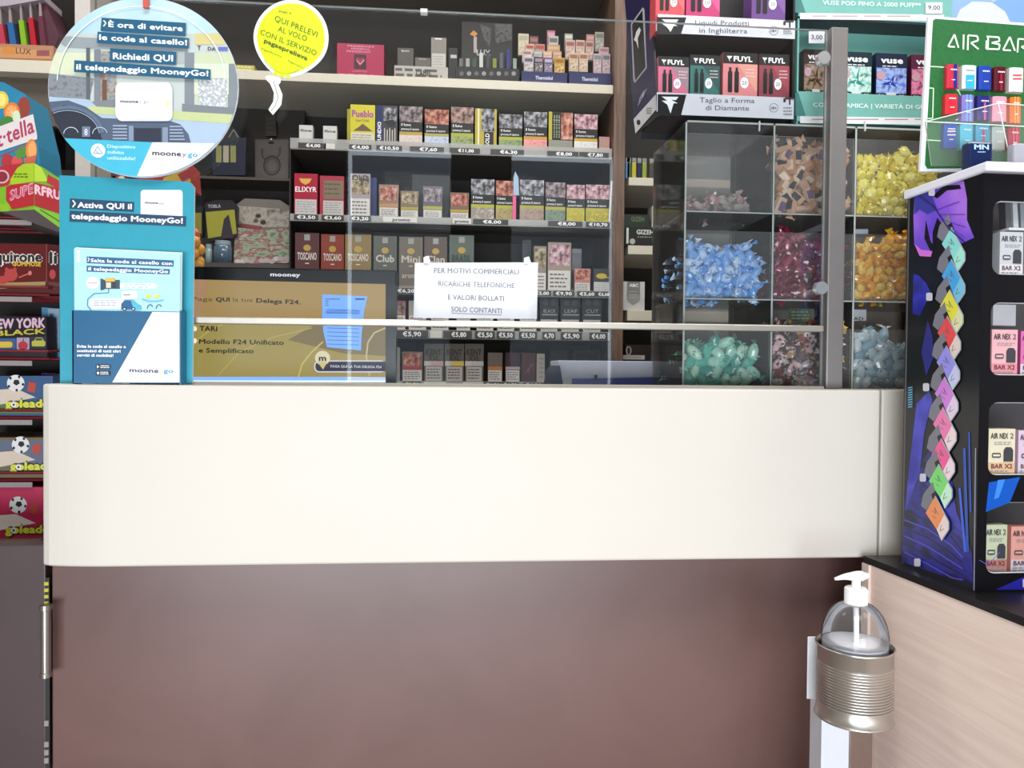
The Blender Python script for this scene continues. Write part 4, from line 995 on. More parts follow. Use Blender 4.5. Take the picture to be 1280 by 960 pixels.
pk_ = [((1250, 1279, 290), 'b9bcc0', 'c8cacc', 'silver grey', (1281, 1305)), ((1240, 1272, 412), 'd9a6ac', 'd08a92', 'pink', (1276, 1305)), ((1236, 1269, 536), 'd6cdb4', 'cfae88', 'cream', (1273, 1305)), ((1231, 1259, 656), 'b9c0a4', 'b07a70', 'sage green', (1264, 1296))]
for i, (px, c1, c2, cn, nx) in enumerate(pk_):
    yb_ = FPf(1250, 500).y+.010; zz_ = zs_[i][0]-.0035
    uvbox('vape_pack', cn+' vape pack in '+wl_name[i]+' window of black display', 'box', (px[0], px[2], px[1]), yb_, zz_, .02, c1, apack(c1, c2), 'vape packs in the black display')
    uvbox('vape_pack', 'vape pack at frame edge in '+wl_name[i]+' window of black display', 'box', (nx[0], px[2]+2, nx[1]), yb_+.002, zz_, .02, ('9aa0a8', 'b04a88', 'c8a8c0', 'd08a84')[i], apack(('9aa0a8', 'c86aa0', 'd0b8cc', 'd89a90')[i], 'c8c0c8'), 'vape packs in the black display')
bxw = WY(1241, 409, .92)
for i, (px, h, lb) in enumerate((((1241, 381, 1270), 'c8c8cc', 'plain white box above pink pack in second window'),)):
    a, b = WY(1241, 408, .93), WY(1270, 381, .93)
    q = tag(sub('carton', None, lambda m: m.box(a.x, b.x, .93, .95, a.z+.001, b.z, mat(h)), loc=(a.x, .93, a.z)), lb, 'box')
a, b = WY(1247, 288, .93), WY(1281, 254, .93)
sub('top_shelf', vb, lambda m: m.box(a.x-.004, b.x+.06, .905, .96, a.z-.004, a.z-.001, mat('c9c9cc')))
for k in range(3):
    tag(sub('pen_pack', None, lambda m: m.extr([(a.x+.010*k, .915, a.z), (a.x+.010*k+.007, .915, a.z), (a.x+.010*k+.004, .915, b.z-.002), (a.x+.010*k-.002, .915, b.z-.002)], (0, .012, 0), mat(('5a5a60', 'b8bcc0', '8a9096')[k], .3)), loc=(a.x+.01*k, .92, a.z)),
        ('dark grey', 'pale silver', 'mid grey')[k]+' slim pack leaning in top window of black display', 'box', 'slim packs in the top window')

# ================================================================ GREEN BOARD
GY = 1.015
gb = thing('green_board', 'green football pitch board of vape samples on black display', 'display board', (WY(1220, 212, GY).x, GY, zT+.012))
bp = [(1161, 19.5), (1300, 30), (1300, 214), (1150.5, 214)]
def gbody(m):
    P = [WY(a, b, GY) for a, b in bp]
    for p in P: p.z = max(p.z, zT+.0125)
    m.extr(P, (0, .006, 0), mat('e2e4ec', .35))
sub('backing_board', gb, gbody, bevel=.001)
mb = MB(); F = FY(mb, GY); GR = blotch(('1c5c2e', '256c38', '206432'), 260, .4)
F.poly([(1166, 26), (1169, 23.5), (1300, 33.5), (1300, 209), (1159, 211), (1156, 206)], GR, 1)
LN = mat('d0ecc8')
F.line([(1158, 83), (1185, 84.5)], 1.3, LN, 2); F.line([(1157, 110), (1166.5, 110.5), (1165.5, 148), (1157, 148.5)], 1.3, LN, 2); F.line([(1156, 175), (1182, 176.5)], 1.3, LN, 2)
F.arc(1193, 131, 9, 20, -80, 80, 1.3, LN, 2)
# big angular letters
LW2 = mat('e4f6dc', .35)
def L(segs, wd=2.1):
    for s in segs: F.line(s, wd, LW2, 3)
L([[(1184.5, 58.5), (1192.5, 43.5), (1197.5, 60)], [(1184.5, 58.5), (1193, 59)]]); L([[(1204, 43.5), (1203.5, 62)]])
L([[(1209, 63), (1209.5, 44.5), (1221, 45.5), (1222, 51), (1213, 54), (1222.5, 62)]])
L([[(1232.5, 46), (1248, 47), (1248.5, 52), (1239, 54), (1249, 56), (1248, 62), (1232, 61.5), (1232.5, 51)]]); L([[(1234.5, 47), (1234, 61)]]); L([[(1253, 63), (1261.5, 46.5), (1268, 64)], [(1253, 63), (1263, 63.5)]]); L([[(1271, 66), (1272, 49), (1285, 50), (1286, 56), (1276, 59), (1288, 66)]])
mb.build('printed_pitch', gb)
def samp(x0, y0, x1, y1, c1, c2, kind, Yf=GY-.010):
    v = WY(x0, y0, Yf), WY(x1, y1, Yf); r_ = (v[1].x-v[0].x)/2; cx = (v[0].x+v[1].x)/2
    def fn(m):
        m.extr([(cx-r_, Yf+.009, v[1].z), (cx+r_, Yf+.009, v[1].z), (cx+r_, Yf+.002, v[1].z), (cx+r_*.6, Yf, v[1].z), (cx-r_*.6, Yf, v[1].z), (cx-r_, Yf+.002, v[1].z)], (0, 0, v[0].z-v[1].z), mat(c1, .25, coat=.4))
        F = FY(m, Yf-.0001); h = y1-y0; xa_, xb_ = x0+(x1-x0)*.18, x1-(x1-x0)*.18
        if kind == 'half': F.rect((x0+x1)/2, y0, xb_, y1, mat(c2, .25), 1)
        if kind == 'low': F.rect(xa_, y0+h*.42, xb_, y1, mat(c2, .25), 1)
        if kind == 'stripe': F.rect(xa_+1.5, y0, xa_+3.2, y1, mat(c2, .25), 1); F.rect(xb_-3.2, y0, xb_-1.5, y1, mat(c2, .25), 1)
        if kind == 'band': F.rect(xa_, y0+h*.30, xb_, y0+h*.36, mat(c2, .25), 1); F.rect(xa_, y0+h*.44, xb_, y0+h*.50, mat(c2, .25), 1)
        if kind == 'mid': F.rect((x0+x1)/2-1.3, y0+h*.3, (x0+x1)/2+1.3, y1, mat(c2, .25), 1)
        F.text('mn', xa_+.6, y0+h*.26, xb_-.6, y0+h*.27, 2.6, WHITE if kind not in ('low',) else GREY, 2, .03); F.lines(xa_+2, y0+h*.62, xb_-2, y0+h*.70, 1, WHITE, 2, .5)
    return sub('vape_sample', gb, fn)
S_ = [(1185, 80, 1199, 110, 'd03048', '24308c', 'half'), (1204, 81, 1221, 111, 'd8e4e0', '40b0dc', 'low'), (1225, 82, 1240, 112, '2344a8', '', ''), (1244, 83, 1259, 113, '5a1424', 'a02440', 'mid'), (1263, 84, 1280, 115, 'e4e2e0', 'd04858', 'band'),
      (1183, 117, 1198, 143, 'd8303c', '', ''), (1203.5, 118, 1218, 152, '8a78c8', '66b4dc', 'stripe'), (1223, 119, 1239, 150, '2c2878', 'c05a8c', 'mid'), (1242, 120, 1259, 152, 'e8a0b4', '', ''), (1264, 121, 1277, 154, 'e8742c', 'f4a45c', 'stripe'),
      (1181.5, 154, 1197, 185, '2450a8', 'e8d8dc', 'band'), (1201.5, 155, 1217, 186, '58c4dc', '', ''), (1221, 156, 1238, 177, '38a0c4', 'c03c54', 'mid'), (1241.5, 158, 1257, 187, 'b8c4bc', '', ''), (1262, 159, 1276, 188, 'b82440', 'e05a6c', 'stripe')]
cn = ('red and blue', 'white over cyan', 'blue', 'dark red', 'white with red band', 'red', 'lilac striped', 'navy with pink line', 'pale pink', 'orange striped', 'blue with white bands', 'cyan', 'cyan with red line', 'grey white', 'crimson striped')
for s_, c_ in zip(S_, cn): samp(*s_)['label'] = c_+' vape sample'
zt2 = zT+.0122
md_ = thing('vape_device', 'dark blue vape standing on white tray before green board', 'vape', (WY(1226, 205, .955).x, .96, zt2))
a, b = WY(1212, 176, .955), WY(1241, 207, .955)
sub('device_body', md_, lambda m: m.box(a.x, b.x, .955, .972, zt2, a.z, mat('16244e', .2, coat=.5)), bevel=.003)
sub('logo', md_, lambda m: [FY(m, .9546).text('MN', 1217.5, 186.5, 1236, 187, 6, mat('a8c8ec'), 1, .04), FY(m, .9546).lines(1222, 189, 1234, 191, 1, mat('a8c8ec'), 1, .6)])
m2_ = thing('vape_device', 'clear and grey vape at frame edge on white tray', 'vape', (WY(1275, 205, .955).x, .96, zt2))
a2, b2 = WY(1268, 178, .955), WY(1285, 207, .955)
sub('device_body', m2_, lambda m: m.box(a2.x, b2.x, .955, .970, zt2, a2.z, mat('a4a4ae', .2, coat=.5)), bevel=.003)
ar = thing('acrylic_riser', 'clear acrylic riser in front of the green board', 'stand', (WY(1240, 205, .985).x, .985, zt2))
def rs_(m):
    P = [WY(a, b, .985) for a, b in [(1157, 152), (1248, 129), (1300, 133), (1300, 207), (1165, 207)]]
    for p in P: p.z = max(p.z, zt2)
    m.extr(P, (0, .002, 0), ACR, EDGE)
sub('clear_sheet', ar, rs_)
for pts in ([(1157, 152), (1248, 129), (1300, 133)], [(1157, 152), (1300, 159)], [(1248, 129), (1264, 206)]):
    sub('polished_edge', ar, lambda m: m.tube([WY(a, b, .984) for a, b in pts], .0007, mat('d8e8dc', .3), 6))
# ================================================================ BACK SHELVES WITH TOBACCO
SY = 2.25
x_l = WY(363, 200, SY).x; x_r = WY(765, 200, SY).x
up0, up1 = WY(765.5, 250, SY).x, WY(779.5, 250, SY).x
bu = thing('wall_shelving', 'dark wall shelving with cream boards and brown upright behind counter', 'shelving', (-.1, 2.4, 0))
sub('upright', bu, lambda m: m.box(up0, up1, SY-.01, 2.69, 0, 2.6, BROWNW)); bu.children[0]['label'] = 'brown wood upright'
ul0, ul1 = WY(98, 100, SY).x, WY(117, 100, SY).x
sub('upright', bu, lambda m: m.box(ul0, ul1, SY-.02, 2.69, 0, 2.6, mat('c4c0bc', .5)))['label'] = 'white upright'
sub('back_panel', bu, lambda m: m.box(ul1, up0, 2.56, 2.58, 0, 2.6, mat('2e2927', .6)))
zb1, zt1 = 1.9665, 1.9925
s1l = ul1; 
sub('cream_board', bu, lambda m: m.box(s1l, up0-.001, SY, 2.56, zb1, zt1, BOARD), bevel=.001)
sub('cream_board', bu, lambda m: m.box(s1l, up0-.001, SY+.02, 2.56, 2.32, 2.345, mat('5a5550')))
RZ = {2: (1.7735, 1.7925), 3: (1.5695, 1.5885), 4: (1.3645, 1.3840), 5: (1.2370, 1.2625), 6: (1.095, 1.1135)}
SH = {}
RAILM = mat('c9c6bd', .4, coat=.3)
for k, (za, zb_) in RZ.items():
    SH[k] = sub('metal_shelf', bu, lambda m: m.box(x_l, up0-.004, SY, 2.56, za, zb_, RAILM, mat('4a4644', .5)), bevel=.001)
    sub('price_rail', SH[k], lambda m: m.box(x_l, up0-.004, SY-.004, SY-.001, za+.002, zb_+(.012 if k in (2,) else .001), clear('e8e8e4', .35, 1.45, .1)))
sub('divider', bu, lambda m: m.box(x_l-.004, x_l, SY+.005, 2.56, 1.0, 1.81, DARKW))
# price labels on the rails
LB = mat('3c3b3a', .4); LWH = mat('d4d2cc', .4)
def plab(cx, row, text, w_=34, h='d', where=None):
    za, zb_ = RZ[row]; x = WY(cx, 300, SY).x; hw = w_/2/410; z0_, z1_ = za+.003, zb_-.001
    def fn(m):
        m.box(x-hw, x+hw, SY-.0055, SY-.0045, z0_, z1_, LB if h == 'd' else LWH)
        F = FB(m, x-hw, x+hw, z0_, z1_, SY-.0056)
        if text: F.text(text, .28 if w_ > 30 else .12, .2, .80 if w_ > 30 else .88, .2, .6, WHITE if h == 'd' else INK, 1, .03)
    return sub('price_label', SH[row], fn)
for row, items in {2: [(390, '\u20ac4,00', 32), (412, '', 12, 'w'), (450, '\u20ac4,00', 26), (486, '\u20ac10,50', 30), (533, '\u20ac7,60', 40), (580, '\u20ac11,00', 36), (633, '\u20ac6,30', 40), (702, '\u20ac8,00', 38), (741, '\u20ac7,80', 36)],
        3: [(383, '\u20ac3,50', 28), (416, '\u20ac3,60', 26), (450, '\u20ac3,20', 26), (500, 'promo', 40, 'w'), (577, 'promo', 22, 'w'), (613, '\u20ac8,00', 42), (706, '\u20ac8,00', 42), (747, '\u20ac10,70', 30)],
        4: [(385, '\u20ac5,40', 28), (420, '\u20ac5,40', 26), (450, '\u20ac5,60', 24), (508, '\u20ac6,20', 26), (560, '\u20ac6,20', 26), (610, '\u20ac5,80', 26), (678, '\u20ac5,00', 22), (705, '\u20ac9,90', 26), (734, '\u20ac5,60', 24), (755, '\u20ac6,60', 18)],
        5: [(514, '\u20ac5,90', 42), (546, '', 14, 'w'), (573, '\u20ac5,80', 34), (607, '\u20ac5,50', 24), (633, '\u20ac5,50', 22), (661, '\u20ac5,50', 22), (687, '4,70', 16), (715, '\u20ac5,90', 26), (749, '\u20ac4,00', 22)],
        6: [(516, '\u20ac3,50', 22), (545, '', 26, 'w'), (594, '', 26, 'w'), (617, '\u20ac4,50', 22), (639, '\u20ac4,50', 22), (668, '\u20ac4,30', 26)]}.items():
    for it in items: plab(it[0], row, it[1], it[2], it[3] if len(it) > 3 else 'd')

PIX = {'a': ('3a3230', '8c6c66', 'b79c94'), 'b': ('2c2a30', '77686c', 'a89aa0'), 'c': ('4a2c28', 'a45a48', 'caa08c'), 'd': ('1c1c20', '6c6c74', 'b4b4ba'), 'e': ('40382c', '8c7c5c', 'c0b090'), 'f': ('5c3a44', 'b08490', 'd8c0c4')}
WT = ('Il fumo', 'provoca il cancro')
def warn(pic, strip, low, low2=None, t=WT, split=(.62, .38, .30)):
    def d(F):
        a, b, c = split
        F.rect(0, a, 1, 1, blotch(PIX[pic], 75), 1); F.rect(0, b, 1, a, BLK, 1)
        F.text(t[0], .08, b+(a-b)*.58, .5, b+(a-b)*.58, (a-b)*.26, WHITE, 2, .01); F.text(t[1], .08, b+(a-b)*.16, .86, b+(a-b)*.16, (a-b)*.24, WHITE, 2, .01)
        F.rect(0, c, 1, b, mat(strip), 1); F.rect(0, 0, 1, c, blotch((low, low2 or low, low), 60), 1)
    return d
def label_white(body, band=None, ttl=None, tcol='e8e8e8', wlow=.38, tz=.62, pic=None):
    def d(F):
        F.rect(0, 0, 1, 1, mat(body, .35), 1)
        if pic: F.rect(.06, .52, .94, .95, blotch(PIX[pic], 70), 2)
        if band: F.rect(0, wlow+.02, 1, wlow+.12, mat(band), 2)
        if ttl: F.text(ttl, .08, tz, .92, tz, .12, mat(tcol), 3, .03)
        if wlow: F.rect(.03, .01, .97, wlow, mat('cfcbc8'), 2); F.lines(.1, .05, .9, wlow-.04, 4, mat('5a5856'), 3, .35)
    return d
def on(row, name, label, x0, x1, ytop, body, draw, kind='box', d=.022, dy=.012, group=None, rz=0):
    return uvbox(name, label, 'pack', (x0, ytop, x1), SY+dy, RZ[row][1]+.0005, d, body, draw, group, rz, kind=kind)
G2 = 'tobacco on the upper price rail'; G3 = 'tobacco on the second price rail'; G4 = 'tobacco on the third price rail'; G5 = 'cigarette packs on the fourth price rail'; G6 = 'cigarette packs on the lowest price rail'
tiny = label_white('c9c9c8', None, 'fine', '555555', 0, .66)
on(2, 'small_carton', 'tiny white carton, leftmost on the upper price rail', 374, 391, 156.5, 'c8c8c8', tiny, group=G2)
on(2, 'small_carton', 'tiny white carton, second from left on upper price rail', 404, 421, 157.5, 'c8c8c8', tiny, group=G2)
def yellowp(F):
    F.rect(0, 0, 1, 1, mat('c9c020', .3), 1); F.text('Pueblo', .06, .70, .94, .70, .16, mat('a8509a'), 2, .04); F.text('NATIVE', .22, .58, .76, .58, .06, INK, 2); F.poly([(.12, .36), (.35, .46), (.5, .54), (.68, .46), (.9, .36)], mat('6a5040'), 2)
    F.rect(.03, .02, .97, .32, mat('cfcab8'), 2); F.lines(.08, .05, .92, .29, 4, GREY, 3, .3)
on(2, 'tobacco_pouch', 'bright yellow tobacco pouch with brown heap picture', 438, 469, 131, 'c4bb22', yellowp, 'pouch', group=G2)
on(2, 'tobacco_pouch', 'yellow pouch edge behind the bright yellow tobacco pouch', 434, 460, 136, 'b0a828', None, 'pouch', dy=.05, group=G2)
def vertp(F):
    F.rect(0, 0, 1, 1, mat('26283a', .3), 1); F.rect(0, .02, .3, 1, mat('1c2a5a'), 2); F.rect(.36, .62, .95, .95, blotch(PIX['d'], 80), 2); F.poly([(.36, .62), (.55, .50), (.8, .48), (.95, .58), (.8, .66)], BLK, 3)
    F.text('DUNDIO', .24, .05, .24, .60, .14, WHITE, 3, .03, vert=(-.16, 0))
    for k in range(5): F.rect(.38+k*.12, .04, .43+k*.12, .45-.04*(k % 2), mat('b9b4a8'), 3)
on(2, 'tobacco_pouch', 'navy pouch with vertical white lettering beside yellow pouch', 470, 497, 132, '22242e', vertp, 'pouch', group=G2)
on(2, 'tobacco_pouch', 'black pouch with pinkish white lower third on upper rail', 499.5, 528, 133, '201e22', warn('b', 'b09a40', 'c9b4b4', 'd8c8c4'), 'pouch', group=G2)
on(2, 'tobacco_pouch', 'blue edged pouch with pale blue lower part', 531, 561, 137, '1c2a6a', warn('c', 'a8a060', '9aa8d0', 'c4ccdc'), 'pouch', group=G2)
on(2, 'tobacco_pouch', 'black pouch with olive green lower part, left of striped pouch', 564, 592, 134, '26262a', warn('a', 'a0a838', '6a7848', '9aa470'), 'pouch', group=G2)
def strp(F):
    F.rect(0, 0, 1, 1, mat('b0a040'), 1); F.rect(.12, 0, .2, 1, mat('e0d8b0'), 2); F.rect(.3, .45, .9, 1, blotch(PIX['d'], 80), 2); F.rect(.42, 0, .86, .44, mat('2a2228'), 2); F.text('GOLD', .66, .06, .66, .40, .2, WHITE, 3, .02, vert=(-.18, 0))
on(2, 'tobacco_pouch', 'pale gold striped pouch with vertical dark label', 594, 621, 136, 'b8ab5c', strp, 'pouch', group=G2)
on(2, 'tobacco_pouch', 'black pouch with green lower part, right of striped pouch', 624, 653, 143, '24242a', warn('d', 'a4a83c', '66784c', '8c9c70'), 'pouch', group=G2)
on(2, 'tobacco_pouch', 'black pouch with salmon pink lower part', 655, 684, 140, '1e1c20', warn('d', 'c09040', 'd08080', 'e09a98'), 'pouch', group=G2)
def rotp(F):
    F.rect(0, .30, 1, 1, BLK, 1); F.rect(.0, .30, .14, 1, mat('b4a838'), 2); F.rect(.52, .32, 1, .98, blotch(('6a3028', 'b06a58', 'd8b0a0'), 60), 2)
    for k in range(3): F.text('uccide', .26+k*.1, .36, .26+k*.1, .92, .07, mat('a8b89a'), 3, .01, vert=(-.07, 0))
    F.rect(0, 0, 1, .30, mat('8c8c80'), 1)
on(2, 'tobacco_pouch', 'black pouch with sideways warning text and red mouth picture', 686, 716, 140, '1e1c20', rotp, 'pouch', group=G2)
on(2, 'tobacco_pouch', 'black pouch with silvery white lower part, right end of upper rail', 718, 747, 143, '1e1a1e', warn('f', 'c0a040', 'c8c8cc', 'e0dcd8'), 'pouch', group=G2)
on(2, 'small_carton', 'small pink carton at the right end of the upper rail', 749, 762, 171, 'c89a90', label_white('c89a90', 'e0c8c0', None, wlow=.3), group=G2, dy=.03)
# row 3
def elix(F):
    F.rect(0, 0, 1, 1, mat('a8203c', .3), 1); F.poly([(.2, .88), (.75, .88), (.65, .78), (.48, .73), (.3, .78)], mat('d8a848'), 2); F.text('ELIXYR', .04, .56, .96, .56, .12, WHITE, 3, .02); F.rect(.04, .02, .96, .38, mat('c4c0c0'), 2); F.lines(.1, .06, .9, .35, 5, GREY, 3, .3)
on(3, 'tobacco_tub', 'red tobacco pack with white lettering on second rail', 368, 397, 217, '9a1c38', elix, group=G3, d=.05, rz=.0)
def tanp(F):
    F.rect(0, 0, 1, 1, mat('a83848', .3), 1); F.rect(.16, .42, .98, .88, mat('7c6c58'), 2); F.lines(.2, .5, .9, .85, 3, mat('5c4c40'), 3, .3); F.rect(.14, .02, .98, .38, mat('c0bcb8'), 2); F.lines(.2, .06, .9, .35, 5, GREY, 3, .3)
on(3, 'tobacco_tub', 'red and tan tobacco pack beside the red one', 400, 430, 220, 'a02c40', tanp, group=G3, d=.05)
on(3, 'tobacco_pouch', 'pale striped crumpled pouch on second rail', 438, 463, 217, 'a89aa4', label_white('9c9098', None, 'OLD', '3a3a44', .42, .84, 'e'), 'pouch', group=G3)
on(3, 'tobacco_pouch', 'blue pouch behind the pale striped pouch', 452, 471, 221, '2c3470', None, 'pouch', dy=.055, group=G3)
on(3, 'cigarette_pack', 'orange pictured pack with white base on second rail', 474, 498, 231, 'b8a898', warn('c', 'c88a60', 'c4b8b0', 'd0c8c0', split=(.28, .82, .30)) if False else label_white('8c7060', 'b8844c', None, wlow=.30, pic='c'), 'pack', group=G3)
on(3, 'cigarette_pack', 'brown and yellow pack right of orange pictured pack', 501, 523, 239, 'a89c90', label_white('7c6854', 'a89838', None, wlow=.28, pic='e'), 'pack', group=G3)
on(3, 'cigarette_pack', 'grey pack with yellow band before black box', 529, 553, 233, '8c8a90', label_white('5c5a64', 'a8a040', None, wlow=.26, pic='b'), 'pack', group=G3)
on(3, 'black_carton', 'plain black box standing behind packs on second rail', 515, 562, 219, '121214', None, dy=.05, group=G3)
on(3, 'cigarette_pack', 'small orange pictured pack beside bright post reflection', 563, 586, 241, '8c8480', label_white('7a5c50', 'a89838', None, wlow=.24, pic='c'), 'pack', group=G3)
for a, b, y, p_, s_, l1, l2, lb in ((589, 618, 224, 'd', 'a8a838', 'b8b0a8', '8c8078', 'black eye pictured pouch with whitish base'), (620, 644, 226, 'c', 'a8a838', '8c7c50', 'a89868', 'black and red pictured pouch with tan base'), (650, 680, 225, 'd', 'a09c38', '8c7468', 'a08c80', 'black eye pictured pouch with brown base'), (682, 707, 228, 'b', 'a8a048', '5c6c5c', '788c78', 'black pouch with grey green base'),
        (708.5, 731, 231, 'f', 'b0a838', 'c0b438', 'a89c30', 'black pouch with yellow base, second from right'), (732.5, 762, 231, 'f', 'b0a838', 'c8bc30', '9c9438', 'wide black pouch with yellow base, rightmost on second rail')):
    on(3, 'tobacco_pouch', lb, a, b, y, '211d1f', warn(p_, s_, l1, l2), 'pouch', group=G3)
pn_ = thing('pink_rod', 'pink rod with pale blue tip standing among the pouches', 'pen', (WY(643, 277, SY-.002).x, SY+.004, RZ[3][1]))
sub('rod', pn_, lambda m: m.box(WY(641, 270, SY).x, WY(645, 270, SY).x, SY+.002, SY+.006, RZ[3][1], WY(643, 244, SY).z, mat('e0548c')))
sub('tip', pn_, lambda m: m.extr([WY(642, 244, SY), WY(649, 244, SY), WY(648, 222, SY), WY(644, 214, SY), WY(642, 222, SY)], (0, .006, 0), mat('9ab0c8')))
wr = thing('white_stick', 'thin white stick leaning at the right end of second rail', 'pen', (WY(763, 277, SY).x, SY+.004, RZ[3][1]))
sub('stick', wr, lambda m: m.tube([Vector((WY(762, 276, SY).x, SY+.004, RZ[3][1]+.002)), Vector((WY(765, 226, SY).x, SY+.004, WY(765, 226, SY).z))], .003, mat('dcdcdc'), 8))
# row 4
def tosc(c, ttl, low, tc='e0dcd4'):
    def d(F):
        F.rect(0, 0, 1, 1, mat(c, .35), 1); F.rect(.38, .86, .62, .97, mat('9a9a96'), 2); F.text(ttl, .1, .50, .9, .50, .13, mat(tc), 3, .03); F.ell(.5, .72, .16, .06, mat('b89a48'), 2, 12); F.rect(.42, .42, .58, .44, mat(tc), 3); F.text(low, .12, .20, .88, .20, .10, mat(tc), 3, .01); F.rect(0, 0, 1, .05, mat('8c8478'), 2)
    return d
for a, b, y, c, t_, l_, tc, lb in ((369, 399, 291, '5c3438', 'TOSCANO', 'Rosso', 'dcd4cc', 'dark maroon cigar tin, leftmost on the third rail'), (401.5, 430, 293, '8c4034', 'TOSCANO', 'Garibaldi', 'dcd4cc', 'brick red cigar tin on the third rail'), (431.5, 464, 293, '8c7444', 'TOSCANO', 'Classico', 'd8d0c4', 'mustard cigar tin on the third rail'),
        (467, 496, 295, '5c5c54', 'Club', 'Cuban', 'c4c4bc', 'grey cigar tin behind the monitor corner'), (499, 528.5, 296, '6c6458', 'Mini', 'aroma', 'c4bcb0', 'greyish tan cigar tin left of the notice'), (530.5, 559, 296, '5a4a42', 'Clan', 'mild', 'c4b8b0', 'brown cigar tin above the notice tape'), (562, 592.5, 294, '5c6660', 'BRASIL', 'MINI', '34403c', 'grey green cigar tin above the notice')):
    on(4, 'cigar_tin', lb, a, b, y, c, tosc(c, t_, l_, tc), group=G4, d=.03)
on(4, 'cigarette_pack', 'tan and white pack half behind the paper notice', 668, 683, 308, '9c9088', label_white('8c8078', None, None, wlow=.40, pic='e'), 'pack', group=G4)
on(4, 'tobacco_pouch', 'large pale brown pouch with white warning panel', 685, 714, 303, 'a49488', label_white('98887c', None, None, wlow=.42, pic='f'), 'pouch', group=G4)
on(4, 'dark_carton', 'small dark and grey box behind the salmon pack', 715, 727, 311, '8a8684', lambda F: [F.rect(0, .1, 1, .5, BLK, 1), F.rect(0, .5, 1, .9, mat('6c6c74'), 1)], dy=.05, group=G4)
on(4, 'cigarette_pack', 'salmon pink pack on the right of third rail', 718.5, 738, 336, 'c4b8b0', label_white('c0786c', None, None, wlow=.38, pic='c'), 'pack', group=G4)
def yb_(F):
    F.rect(0, 0, 1, 1, mat('2a2a2e'), 1); F.ell(.5, .68, .34, .12, mat('c0a828'), 2, 14); F.rect(.3, .6, .95, .64, mat('c0a828'), 2); F.rect(.03, .02, .97, .42, mat('c8c8c8'), 2); F.lines(.1, .06, .9, .38, 4, GREY, 3, .3)
on(4, 'cigarette_pack', 'black pack with yellow emblem, rightmost on third rail', 742, 762, 336, '2a2a2e', yb_, 'pack', group=G4)
ab = thing('acrylic_stand', 'clear acrylic box around the packs right of the notice', 'stand', (WY(700, 355, SY+.01).x, SY+.06, RZ[4][1]+.001))
sub('clear_box', ab, lambda m: m.box(WY(653, 300, SY+.04).x, WY(664, 300, SY+.04).x, SY+.04, SY+.043, RZ[4][1]+.001, WY(700, 301, SY+.04).z, ACR, EDGE))
# row 5: pale packs, most of them cut by the rail
for i, (a, b, c, lb) in enumerate(((490, 507, 'b0505c', 'pink and white'), (511, 533, 'a8a49c', 'cream'), (539, 561, 'b4aca0', 'beige'), (571, 588, 'aab0b4', 'silver'), (596, 617, 'b0a89c', 'sand'), (622, 643, 'acacaa', 'pale grey'), (650, 671, '9ca098', 'grey green'))):
    on(5, 'cigarette_pack', lb+' pack on fourth rail, '+('left of' if i == 0 else 'below')+' the notice', a, b, 376, c, label_white(c, None, None, wlow=.5, pic='abcdef'[i % 6] if i == 0 else None), 'pack', group=G5)
def bl5(t_): return lambda F: [F.rect(0, 0, 1, 1, mat('1c1a1c'), 1), F.ell(.3, .86, .16, .10, mat('3a3a3c'), 2, 10), F.ell(.72, .86, .16, .10, mat('3a3a3c'), 2, 10), F.rect(.12, .48, .95, .52, mat('8c8c8c'), 2), F.text(t_, .2, .56, .85, .56, .10, mat('a8a8a8'), 3), F.rect(.05, 0, .95, .36, mat('b8b4ac'), 2), F.lines(.1, .04, .9, .32, 4, GREY, 3, .3)]
for a, b, t_, lb in ((675, 698, 'BLACK', 'black pack with grey bar right of notice'), (701, 725, 'LEAF', 'black speckled pack second from right on fourth rail'), (728, 752, 'CUT', 'grey dark pack rightmost on the fourth rail')):
    on(5, 'cigarette_pack', lb, a, b, 372, '1c1a1c' if t_ != 'CUT' else '4c4c4c', bl5(t_), 'pack', group=G5)
# row 6
on(6, 'leaflet_edge', 'thin pale card at the left end of the lowest rail', 495.5, 500, 434, '8a8a84', None, d=.03)
on(6, 'cigarette_pack', 'red, tan and white pack, leftmost on lowest rail', 503, 528, 440, 'c4beb8', label_white('7a6a5c', 'a83444', None, wlow=.38, pic='c'), 'pack', group=G6)
for a, b, bc, lb in ((530.5, 554.5, 'c8a0a0', 'tall pack with pink band on lowest rail'), (556.5, 580, 'd0b848', 'tall pack with yellow band on lowest rail'), (581.5, 604.5, 'b8b8b8', 'tall pack with silver band on lowest rail')):
    on(6, 'cigarette_pack', lb, a, b, 430, '6e6862', lambda F, bc=bc: [F.rect(0, 0, 1, 1, mat('5e5852'), 1), F.text('KENT', .08, .70, .9, .70, .16, mat('2a2624'), 2, .04), F.text('XXL', .2, .56, .8, .56, .12, mat('2a2624'), 2, .03), F.rect(0, .41, 1, .54, mat('c4c0bc'), 2), F.rect(.35, .42, 1, .53, mat(bc), 3), F.rect(.08, .01, .92, .39, mat('b8b4b0'), 2), F.lines(.14, .05, .86, .36, 4, mat('5c5a58'), 3, .4)], 'pack', group=G6)
for a, b, c, bd, lb in ((610, 628, '6c605c', 'c07838', 'grey pack with orange band on lowest rail'), (632, 650, '40242e', 'a8a0a4', 'dark purple pack with silver band on lowest rail')):
    on(6, 'cigarette_pack', lb, a, b, 441, c, label_white(c, bd, None, wlow=.40), 'pack', group=G6)
on(6, 'cigarette_pack', 'plain maroon pack on the lowest rail', 652, 669.5, 441, '4a2a2c', lambda F: [F.line([(.3, .3), (.5, .45), (.8, .62)], .04, mat('8c5c5c'), 1), F.line([(.6, .5), (.5, .3)], .03, mat('8c5c5c'), 1)], group=G6)
